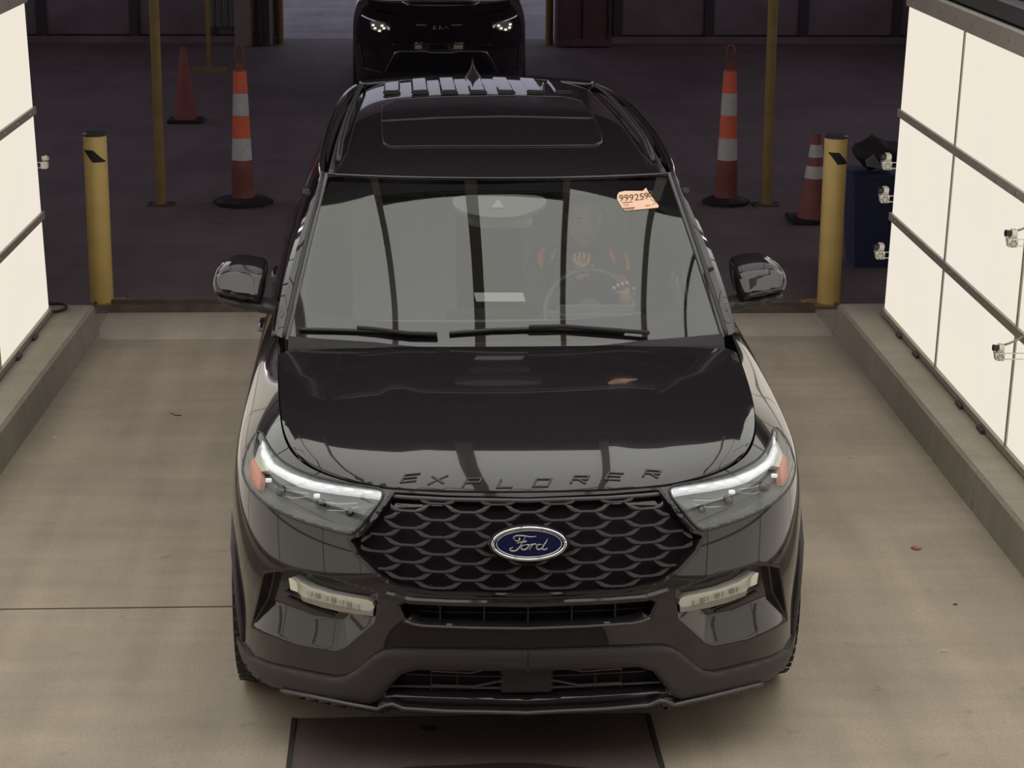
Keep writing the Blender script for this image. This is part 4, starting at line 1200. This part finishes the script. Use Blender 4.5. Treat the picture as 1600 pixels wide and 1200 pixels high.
for s in (-1, 1):
    BM().lathe([(.001, -.008), (.008, -.006), (.011, 0), (.008, .006)], (hx+s*.029, hy-.006, hz+.007), 12, 'y').build('eye', 'hair', head, True)
    BM().tube([(hx+s*.045, hy-.018, hz+.028), (hx+s*.028, hy-.024, hz+.032), (hx+s*.014, hy-.022, hz+.028)], .0035, 6).build('eyebrow', 'hair', head, True)
    BM().tube([(hx+s*.074, hy+.075, hz-.02), (hx+s*.082, hy+.085, hz), (hx+s*.082, hy+.085, hz+.02), (hx+s*.074, hy+.075, hz+.028)], .008, 8).build('ear', 'skin', head, True)
BM().tube([(hx-.022, hy-.021, hz-.052), (hx, hy-.028, hz-.050), (hx+.022, hy-.021, hz-.052)], .005, 6).build('lips', 'cone_dull', head, True)
# hair and hood round the face
b = BM(); t = bmesh.new(); bmesh.ops.create_icosphere(t, subdivisions=3, radius=1)
for v in t.verts: v.co = (hx+v.co.x*.092, hy+.095+v.co.y*.098, hz+.012+v.co.z*.122)
bmesh.ops.delete(t, geom=[v for v in t.verts if v.co.y < hy+.045 and v.co.z < hz+.058], context='VERTS')
t.verts.index_update(); b.add([v.co for v in t.verts], [[v.index for v in f.verts] for f in t.faces]); t.free()
b.build('hood', 'hair', drv, True)
def hand(c, curl, sgn, up=(0, 0, 1), fwd=(0, -1, 0)):
    c = np.array(c, float); u = np.array(up, float); f = np.array(fwd, float); s = np.cross(u, f)*sgn
    js = [(tuple(c), .026, .016), (tuple(c+u*.04), .034, .014), (tuple(c+u*.075), .036, .013)]; es = [(0, 1), (1, 2)]
    for k, (o_, L_) in enumerate(((-.030, .058), (-.010, .066), (.010, .062), (.029, .048))):
        p = c+u*.078+s*o_; i = len(js)
        js += [(tuple(p), .0095), (tuple(p+u*L_*.45+f*L_*.12*curl), .009), (tuple(p+u*L_*.62+f*L_*.5*curl), .008), (tuple(p+u*L_*.55+f*L_*.85*curl), .007)]
        es += [(2, i), (i, i+1), (i+1, i+2), (i+2, i+3)]
    i = len(js); js += [(tuple(c+u*.03-s*.034), .011), (tuple(c+u*.055-s*.052+f*.01), .010), (tuple(c+u*.078-s*.050+f*.025), .008)]
    es += [(1, i), (i, i+1), (i+1, i+2)]
    return skin_body('hand', js, es, 'skin', drv, 1)
hand((hx-.05, 2.40, hz-.20), .6, 1, (.15, .1, .98), (0, 1, 0))
hand((hx+.135, 2.21, hz-.26), 1.0, -1, (-.3, -.3, .9), (0, -1, 0))
# vest stripes following the chest and shoulders
bb = BVHTree.FromPolygons([v.co+Vector(drv.location) for v in body.data.vertices], [list(p.vertices) for p in body.data.polygons])
def stripe(poly, nm='vest_stripe'):
    V2, F = cdt(poly, 3); V = []
    for p in V2:
        d = Vector(ray(*p)).normalized(); h = bb.ray_cast(Vector(CAM), d)
        if h[0] is None: h = bb.find_nearest(Vector(CAM)+d*9.25)
        V.append(np.array(h[0])-np.array(d)*.008)
    N = np.tile(-np.array(ray(915, 400)), (len(V), 1)); A, FF = solid(V, N, F, 0, .004)
    BM().add(A, FF).build(nm, 'hivis', drv)
stripe([(849, 385), (853, 384), (849, 398), (848, 412), (846, 420), (841, 410), (840, 398), (844, 390)])
stripe([(868, 386), (871, 384), (866, 399), (859, 414), (856, 414), (862, 400)])
stripe([(951, 386), (954, 385), (960, 398), (963, 412), (957, 411), (953, 400)])
stripe([(973, 392), (979, 394), (983, 404), (984, 421), (979, 420), (977, 405)])
stripe([(960, 426), (971, 429), (975, 432), (979, 436), (978, 442), (963, 442)])

# ------------------------------------------------------------------ yellow bollards, poles, cones
def bollard(x, y, label, dsx, base_dx, hgt=1.058):
    r = empty('bollard', (x, y, 0), label, 'bollard')
    BM().lathe([(.072, .012), (.072, hgt), (.069, hgt+.004)], (x, y, 0), 40).build('post', 'yellow_paint', r, ang=40)
    BM().lathe([(.066, 0), (.073, .002), (.073, .012), (.060, .024)], (x, y, hgt-.006), 36).build('post_cap', 'dark_steel', r, ang=40)
    BM().box((x-.11+base_dx, y-.10, 0), (x+.11+base_dx, y+.10, .012), .003).build('base_plate', 'yellow_old', r)
    for a in (-1, 1):
        for c in (-1, 1): BM().lathe([(.013, .0), (.013, .008), (.007, .02)], (x+a*.088+base_dx, y+c*.088, .012), 8).build('bolt', 'rust_steel', r)
    # black slanted arrow block on the front
    V = []; n = 15; R_ = .0735
    for i in range(n):
        sn = -.84+1.74*i/(n-1); ang = math.asin(sn)
        top = hgt-.085-(.068*sn/.9 if sn > 0 else 0); bot = hgt-.085-.074*min(1, (sn+.84)/.74)-.001
        for z in (top, min(bot, top-.001)): V.append((x+R_*math.sin(ang+dsx), y-R_*math.cos(ang+dsx), z))
    F = [(i*2, i*2+1, i*2+3, i*2+2) for i in range(n-1)]
    BM().add(V, F).build('arrow_mark', 'matte_black', r)
    return r
bollard(-2.265, 6.88, 'yellow steel bollard with black mark beside the left light wall', -.05, .06)
bollard(2.30, 6.76, 'yellow steel bollard with black mark beside the right light wall', .12, -.06)
def pole(x, y, label):
    r = empty('yellow_pole', (x, y, 0), label, 'pole')
    BM().lathe([(.038, .01), (.038, 4.55)], (x, y, 0), 28).build('shaft', 'yellow_paint' if False else 'yellow_old', r, ang=40)
    BM().box((x-.10, y-.08, 0), (x+.10, y+.08, .012)).build('base_plate', 'rust_steel', r)
    for a in (-1, 1): BM().lathe([(.012, 0), (.012, .012)], (x+a*.08, y, .012), 8).build('bolt', 'dark_steel', r)
q = at_z(252, 320, 0); pole(float(q[0]), float(q[1]), 'tall thin yellow pole standing behind the left yellow bollard')
q = at_z(1196, 320, 0); pole(float(q[0]), float(q[1]), 'tall thin yellow pole right of the upright striped cone on the right')

def lean_mesh(r, dx, dy):
    r.rotation_euler = (dy, dx, 0)
def channelizer(px, py, label, H=.96, br=.235):
    q = at_z(px, py, 0); x, y = float(q[0]), float(q[1])
    r = empty('traffic_cone', (x, y, 0), label, 'cone', )
    BM().lathe([(br-.005, 0), (br, .03), (br-.035, .045), (.12, .055)], (x, y, 0), 8).build('base', 'rubber', r)
    rad = lambda z: .092-(.092-.050)*(z/H)
    cuts = [.05, .40, .42, .53, .535, .64, .645, .75, .755, H-.005]
    BM().lathe([(rad(.05), .05), (rad(.2), .2), (rad(.2)+.003, .205), (rad(.335*H), .335*H)], (x, y, 0), 32).build('lower_body', 'cone_dull', r, ang=50)
    h = .335*H; bands = [('white_band', 'reflector_white'), ('orange_band', 'cone_orange'), ('white_band', 'reflector_white'), ('orange_band', 'cone_orange')]
    st = (H-.335*H)/4
    for i, (n_, m_) in enumerate(bands):
        z0 = h+i*st; z1 = z0+st-.008
        BM().lathe([(rad(z0), z0), (rad(z1), z1), (rad(z1)-.006, z1), (rad(z1)-.006, z1+.008)], (x, y, 0), 32).build(n_, m_, r, ang=50)
    zt = H; 
    BM().lathe([(.048, 0), (.046, .012), (.030, .02)], (x, y, zt-.004), 24).build('top_cap', 'cone_dull', r, ang=50)
    BM().tube([(x-.030, y, zt), (x-.028, y, zt+.155), (x-.018, y, zt+.185), (x, y, zt+.193), (x+.018, y, zt+.185), (x+.028, y, zt+.155), (x+.030, y, zt)], .009, 8).build('handle', 'cone_dull', r, True)
    BM().box((x-.028, y-.008, zt), (x+.028, y+.008, zt+.055)).build('handle_web', 'cone_dull', r)
    return r
channelizer(380, 318, 'tall orange and white banded channelizer cone left of the black SUV', 1.035)
channelizer(1134, 318, 'tall orange and white banded channelizer cone right of the black SUV', 1.045, .19)
def cone(px, py, H, R0, label, white, m_='cone_dull'):
    q = at_z(px, py, 0); x, y = float(q[0]), float(q[1])
    r = empty('traffic_cone', (x, y, 0), label, 'cone')
    BM().box((x-R0*1.45, y-R0*1.45, 0), (x+R0*1.45, y+R0*1.45, .03), .008).build('base', 'rubber', r)
    rad = lambda t: R0+(.028-R0)*t
    zs = [0.03, 1] if not white else [.03, .50, .64, .74, .88, 1]
    zs = [z*H if z > .03 else .03 for z in zs]
    for i in range(len(zs)-1):
        wb = white and i in (1, 3)
        z0, z1 = zs[i], zs[i+1]; e_ = .002 if wb else 0
        BM().lathe([(rad(z0/H)+e_, z0), (rad(z1/H)+e_, z1)], (x, y, 0), 32).build('white_band' if wb else 'cone_body', 'reflector_white' if wb else m_, r, ang=50)
    return r
cone(290, 190, .72, .115, 'plain dull orange cone standing behind the tall pole on the left', False)
cone(1270, 345, .66, .125, 'dull orange cone with two white bands half hidden behind the right bollard', True)

# yellow stanchion far left, posts by the doorway
q = at_z(327, 112, 0); x, y = float(q[0]), float(q[1])
r = empty('stanchion', (x, y, 0), 'thin yellow stanchion with a crossbar foot far behind on the left', 'stanchion')
BM().box((x-.025, y-.025, .045), (x+.025, y+.025, 2.6)).build('upright', 'yellow_old', r)
BM().box((x-.20, y-.03, 0), (x+.20, y+.03, .045)).build('foot', 'yellow_old', r)
for px, sgn, lb in ((438, -1, 'yellow guard post at the left edge of the far doorway'), (857, 1, 'yellow guard post at the right edge of the far doorway')):
    x = sx(px); o = BM().lathe([(.05, 0), (.05, 2.6), (.02, 2.63)], (x, 21.35, 0), 20).build('guard_post', 'yellow_old', None, ang=40); tag(o, lb, 'post')
# hanging strips, column and stacked door leaves on the left of the doorway
r = empty('strip_curtain', (sx(345), 21.3, 0), 'bundle of pale hanging strips against the far wall left of doorway', 'strip curtain')
for i in range(11):
    x = sx(331+i*3.4); BM().quadbox([(x-.010, 21.36-.01*(i % 3), .22-.02*(i % 2)), (x+.012, 21.36, .22), (x+.012, 21.38, .22), (x-.010, 21.38, .22)], (.05-.01*(i % 4), 0, 2.6)).build('strip', 'pale_strip' if i % 3 else 'olive_metal', r)
o = BM().box((sx(370), 21.05, 0), (sx(397), 21.2, 3.6), .01).build('column', 'olive_metal'); tag(o, 'olive grey square column standing left of the far doorway', 'column')
r = empty('door_leaf', (sx(415), 21.2, 0), 'dark folded door leaves with a pale edge beside the far doorway', 'door')
for i in range(3):
    BM().box((sx(400+i*8), 21.15, .02), (sx(406+i*8), 21.25, 3.6)).build('leaf_panel', 'dark_post', r)
BM().box((sx(424), 21.12, .02), (sx(428), 21.2, 3.6)).build('pale_edge', 'pale_strip', r)
# maroon container frame right of the doorway
r = empty('steel_cabinet', ((sx(865)+sx(950))/2, 21.1, 0), 'tall maroon steel cabinet right of the far doorway', 'cabinet')
BM().box((sx(866), 21.0, .04), (sx(950), 21.4, 3.4), .01).build('cabinet_body', 'maroon', r)
for px in (868, 908, 947): BM().box((sx(px)-.02, 20.96, .03), (sx(px)+.02, 21.0, 3.4)).build('cabinet_post', 'dark_post' if px != 908 else 'maroon', r)
BM().box((sx(866), 20.95, .02), (sx(950), 21.0, .11)).build('cabinet_rail', 'maroon', r)

# blue bin with a grey bag behind the right light wall
x, y = 2.84, 8.0
r = empty('waste_bin', (x, y, 0), 'dark blue bin standing behind the right light wall', 'bin')
BM().add(*(lambda A: A)(([(x-.15, y-.16, 0), (x+.15, y-.16, 0), (x+.15, y+.16, 0), (x-.15, y+.16, 0), (x-.19, y-.20, .62), (x+.19, y-.20, .62), (x+.19, y+.20, .62), (x-.19, y+.20, .62)],
    [(0, 3, 2, 1), (0, 1, 5, 4), (1, 2, 6, 5), (2, 3, 7, 6), (3, 0, 4, 7), (4, 5, 6, 7)]))).build('bin_body', 'bin_blue', r)
BM().box((x-.20, y-.21, .60), (x+.20, y+.21, .64), .01).build('bin_rim', 'bin_blue', r)
b = BM(); t = bmesh.new(); bmesh.ops.create_icosphere(t, subdivisions=3, radius=1)
for v in t.verts:
    n_ = .10*math.sin(7*v.co.x+3*v.co.z)+.08*math.sin(9*v.co.y+5*v.co.z); v.co = (x+v.co.x*(.17+.1*n_), y+v.co.y*.17, .762+v.co.z*(.095+n_*.2))
t.verts.index_update(); b.add([v.co for v in t.verts], [[v.index for v in f.verts] for f in t.faces]); t.free()
o = b.build('rubbish_bag', 'matte_black', None, True); tag(o, 'crumpled black bag bulging from the dark blue bin', 'bag')
q = at_y(1366, 258, 7.8)
b = BM(); cx_, cz_ = float(q[0]), float(q[2])+.02
b.add([(cx_-.05, 7.8, cz_-.03), (cx_+.06, 7.79, cz_-.045), (cx_+.07, 7.9, cz_), (cx_+.0, 7.84, cz_+.05), (cx_-.045, 7.9, cz_+.01)], [(0, 1, 3), (1, 2, 3), (2, 4, 3), (4, 0, 3), (0, 4, 2, 1)])
o = b.build('cardboard_scrap', 'bag_grey'); tag(o, 'grey folded scrap lying on top of the black rubbish bag', 'scrap')

# ------------------------------------------------------------------ small cameras on brackets
def camera_unit(px, py, X, Y, sgn, label, sc=1.0, facing=None, onto=None):
    p = at_y(px, py, Y) if X is None else None
    if p is None:
        d = ray(px, py); p = CAM+(X-CAM[0])/d[0]*d
    x, y, z = [float(v) for v in p]
    r = empty('machine_camera', (x, y, z), label, 'camera')
    s = sc; w_ = -sgn   # lens looks toward the car
    m_ = 'cam_white'
    B = lambda a, c, bev=0: BM().box((x+a[0]*s, y+a[1]*s, z+a[2]*s), (x+c[0]*s, y+c[1]*s, z+c[2]*s), bev*s)
    BM().quadbox([(x-.022*s, y-.03*s, z-.048*s), (x+.030*s, y-.03*s, z-.048*s), (x+.034*s, y-.03*s, z+.004*s), (x-.032*s, y-.03*s, z+.004*s)], (0, .06*s, 0)).build('mount_block', 'cam_pale', r)
    BM().lathe([(.026*s, 0), (.024*s, -.006*s), (.016*s, -.007*s), (.014*s, -.003*s)], (x+.004*s, y-.030*s, z-.024*s), 20, 'y').build('round_plate', m_, r, ang=40)
    for k in range(6):
        a = k*math.pi/3; BM().lathe([(.004*s, 0), (.004*s, -.004*s)], (x+.004*s+.019*s*math.cos(a), y-.036*s, z-.024*s+.019*s*math.sin(a)), 6, 'y').build('screw', 'cam_lens', r)
    B((-.02, -.024, .004), (.03, .024, .020), .006).build('neck', m_, r)
    BM().tube([(x+.026*s, y, z+.030*s), (x-.008*s, y-.004*s, z+.034*s)], [.025*s, .024*s], 18).build('camera_body', 'cam_pale', r, ang=40)
    BM().tube([(x-.008*s, y-.004*s, z+.034*s), (x-.044*s, y-.008*s, z+.036*s)], [.019*s, .022*s], 18).build('lens', 'cam_lens', r, ang=40)
    B((-.012, -.012, .052), (.022, .012, .062), .003).build('top_clamp', m_, r)
    e_ = .12 if facing is None else facing
    for dz in (-.004, -.044):
        BM().box((x+.028*s, y-.01*s, z+(dz-.003)*s), (x+e_, y+.0*s, z+(dz+.003)*s)).build('bracket_arm', 'cam_pale', r)
    return r, (x, y, z)
camera_unit(1385, 253, None, 5.74, 1, 'small white camera on bracket above the blue bin, topmost of three', .85)
camera_unit(1381, 305, None, 5.74, 1, 'small white camera on bracket in front of the bin, middle of three', .85)
camera_unit(1374, 393, None, 5.74, 1, 'small white camera on bracket near the curb, lowest of three', .85)
r1, p1 = camera_unit(1581, 373, 2.27, None, 1, 'white camera on bracket over the right light panels, upper one by frame edge', .72)
r2, p2 = camera_unit(1561, 551, 2.27, None, 1, 'white camera on bracket over the right light panels, lower one near mullion', .68)
for (x, y, z), lb, e1 in ((p1, 'grey cable of the upper camera on the right light panels', (.17, -.10, .07)), (p2, 'grey cable of the lower camera on the right light panels', (.12, -.02, .09))):
    o = BM().tube([(x+.02, y, z+.035), (x+.04, y-.01, z+.045), (x+.07, y-.02, z+.062), (x+e1[0], y+e1[1], z+e1[2])], .005, 8).build('camera_cable', 'frame_grey', None, True); tag(o, lb, 'cable')
# left one
xx, yy_, zz_ = [float(v) for v in at_y(69, 252, 5.84)]
r = empty('machine_camera', (xx, yy_, zz_), 'small white camera on bracket at the end of the left light wall', 'camera')
s = .8
BM().box((xx-.022*s, yy_-.03*s, zz_-.05*s), (xx+.026*s, yy_+.03*s, zz_-.002), .004).build('mount_block', 'cam_pale', r)
BM().lathe([(.020*s, 0), (.018*s, -.006*s)], (xx+.002, yy_-.03*s, zz_-.026*s), 18, 'y').build('round_plate', 'cam_white', r)
BM().tube([(xx-.010*s, yy_, zz_+.020*s), (xx+.028*s, yy_-.004, zz_+.030*s)], [.020*s, .022*s], 14).build('camera_body', 'cam_white', r, ang=40)
BM().tube([(xx-.012*s, yy_, zz_+.04*s), (xx+.03*s, yy_-.004, zz_+.054*s)], [.012*s, .014*s], 14).build('lens', 'cam_lens', r, ang=40)
for dz in (-.008, -.046): BM().box((xx-.09, yy_-.005, zz_+dz*s-.002), (xx-.02*s, yy_+.003, zz_+dz*s+.002)).build('bracket_arm', 'cam_pale', r)

# cable loop on the left curb
L = []
for i in range(14):
    a = -1.9+i*3.6/13; L.append((-2.43+.09*math.cos(a), 5.93+.10*math.sin(a), .195+.003*math.sin(a*2)))
o = BM().tube([(-2.52, 5.86, .192)]+L+[(-2.52, 5.99, .25)], .009, 8).build('cable_loop', 'cable', None, True); tag(o, 'black cable loop lying on the far end of the left curb', 'cable')

# ------------------------------------------------------------------ debris on the floor
def chip(px, py, rr, m_, label, cat, name, h=.004, ry=.6, z=0):
    q = at_z(px, py, z); return blob(name, float(q[0]), float(q[1]), rr, rr*ry*1.6, z+.0005, m_, label, cat, 9, .25, h=h)
chip(1431, 858, .020, 'leaf', 'small curled reddish leaf on the concrete right of the car', 'leaf', 'dry_leaf', .006)
chip(1457, 717, .013, 'speck', 'pale pebble against the foot of the right curb', 'pebble', 'pebble', .008)
chip(1475, 1018, .009, 'speck', 'tiny pale chip on the floor low on the right', 'debris', 'stone_chip')
chip(85, 684, .008, 'reflector_white', 'tiny white chip on the concrete far left', 'debris', 'stone_chip')
chip(1331, 716, .009, 'speck', 'tiny pale chip right of the right headlight', 'debris', 'stone_chip')
chip(1380, 741, .006, 'speck', 'tiny pale flake beside the car, nearer the right curb', 'debris', 'stone_chip')
chip(1512, 820, .008, 'speck', 'tiny pale chip near the right curb, below the pebble', 'debris', 'stone_chip')
chip(1493, 945, .007, 'dark_post', 'tiny dark chip on the floor near the right frame edge', 'debris', 'stone_chip')
chip(336, 348, .03, 'bag_grey', 'grey scrap on the dark asphalt below the left cone', 'scrap', 'paper_scrap')
for pts, lb in (([(588, 648), (600, 652), (612, 650)], ''),):
    pass
q0 = at_z(266, 646, 0); q1 = at_z(283, 650, 0)
o = BM().tube([q0+[0, 0, .003], (q0+q1)/2+[0, -.02, .003], q1+[0, 0, .003]], .003, 5).build('twig', 'dark_post'); tag(o, 'short dark twig on the concrete left of the car', 'twig')

# ------------------------------------------------------------------ the car waiting behind
KY = 15.4; KX = .02
kia = empty('waiting_car', (KX, KY+2.2, 0), 'second black SUV waiting behind with lit headlights', 'car')
KC = np.array(RINGS)
def kmap(A):
    A = np.array(A, float).copy()
    A[..., 0] = A[..., 0]*.90+KX; A[..., 1] = KY+A[..., 1]*.90
    A[..., 2] = A[..., 2]*.99
    return A
ku = np.concatenate([np.linspace(0, 6.5, 80), np.linspace(6.5, 17, 50)[1:]]); kv = np.linspace(0, 10, 60)
K1 = bsurf(KC, kv, ku, mirror=True)
KL = K1*[-1, 1, 1]
a_, b_ = kmap(KL), kmap(K1)
c_ = kmap(HG); d_ = kmap(HG*[-1, 1, 1])
b = BM(); b.add(a_.reshape(-1, 3), gridfaces(*a_.shape[:2])); b.add(b_.reshape(-1, 3), gridfaces(*b_.shape[:2], True)); b.build('body_shell', 'paint', kia, True)
b = BM(); b.add(c_.reshape(-1, 3)+[0, 0, .002], gridfaces(*c_.shape[:2])); b.add(d_.reshape(-1, 3)+[0, 0, .002], gridfaces(*d_.shape[:2], True)); b.build('hood', 'paint', kia, True)
mesh('windscreen', kmap(WG).reshape(-1, 3), gridfaces(*WG.shape[:2]), 'gloss_black', kia, True)
mesh('roof', kmap(RG).reshape(-1, 3), gridfaces(*RG.shape[:2]), 'paint', kia, True)
mesh('rear_window', kmap(TG).reshape(-1, 3), gridfaces(16, 30), 'gloss_black', kia, True)
for sd in (-1, 1):
    G2 = []
    for v in (0, .5, 1):
        G2.append([(sd*(BX[i]+(RX[i]-BX[i])*v), BY[i]+(RYs[i]-BY[i])*v, BZ[i]+(RZ[i]-BZ[i])*v) for i in range(6)])
    G2 = kmap(bsurf(G2, np.linspace(0, 2, 8), np.linspace(0, 5, 20)))
    mesh('side_glass', G2.reshape(-1, 3), gridfaces(8, 20), 'gloss_black', kia, True)
    for yy in (KY+.85, KY+3.5):
        BM().lathe([(.24, -.11), (.33, -.11), (.35, -.08), (.35, .08), (.33, .11), (.24, .11)], (KX+sd*.78, yy, .35), 32, 'x').build('wheel', 'rubber', kia, ang=50)
SKs = Surf((a_, False), (b_, True), (c_, False), (d_, True))
def kp(nm, poly, m_, off=.004, th=.02, step=4): return patch(nm, SKs, poly, m_, kia, off=off, th=th, step=step)
lm = mat('headlamp_glow', (.8, .8, .7), emit=(1.0, .95, .72), est=.75)
for poly, dots in (([(578, 34), (590, 33), (602, 36), (605, 44), (592, 50), (580, 46)], ((583, 39), (586, 44), (597, 40), (600, 44), (593, 48))),
                   ([(775, 36), (788, 33), (800, 34), (801, 42), (795, 49), (780, 48), (774, 42)], ((779, 40), (783, 44), (797, 38), (796, 43), (790, 46)))):
    k_ = kp('headlight', poly, 'lamp_grey')
    for (a, b2) in dots:
        q, nn = SKs.px(a, b2); BM().box(q-[.014, .02, .010], q+[.014, .004, .010], .003).build('lamp_chip', 'headlamp_glow', k_)
kp('grille_panel', [(612, 36), (690, 38), (768, 36), (772, 50), (764, 66), (690, 66.5), (616, 66), (608, 50)], 'cavity')
kp('lower_grille', [(606, 112), (628, 83), (690, 82), (750, 83), (772, 112), (690, 114)], 'cavity')
kp('chrome_strip', [(650, 38), (667, 38.5), (667, 40.5), (650, 40)], 'satin_chrome', .008)
kp('chrome_strip', [(705, 38.5), (722, 38), (722, 40), (705, 40.5)], 'satin_chrome', .008)
kp('hood_slot', [(628, 3), (690, 2), (750, 3), (742, 8), (690, 9), (638, 8)], 'satin_chrome', .006)
kp('hood_slot_inner', [(640, 4.5), (690, 4), (740, 4.5), (734, 7), (690, 7.6), (646, 7)], 'cavity', .010)
for pts in ([(602, 112), (612, 92), (618, 82), (626, 80), (664, 80), (674, 82), (706, 82), (716, 80), (752, 80), (760, 82), (768, 94), (776, 112)], [(562, 68), (566, 90), (568, 106), (600, 114)], [(812, 68), (810, 90), (808, 108)]):
    BM().tube([q+np.array([0, -.01, 0]) for q in line_on(SKs, pts, 4, .004)], .007, 6).build('chrome_trim', 'dark_chrome' if len(pts) < 5 else 'satin_chrome', kia, True)
BM().tube([q for q in line_on(SKs, [(612, 70), (640, 69.5), (690, 69), (740, 69.5), (768, 70)], 4, .006)], .006, 6).build('bumper_strip', 'dark_chrome', kia, True)
for st in ([(678, 41), (678, 46)], [(682, 41), (678, 44), (683, 46.5)], [(686.5, 46), (687, 41)], [(687, 41), (691, 46)], [(693, 46), (697, 41), (701, 46)]):
    BM().tube([q for q in line_on(SKs, st, 2, .012)], .006, 5).build('badge_letter', 'satin_chrome', kia)
print('scene built', len(bpy.data.objects))
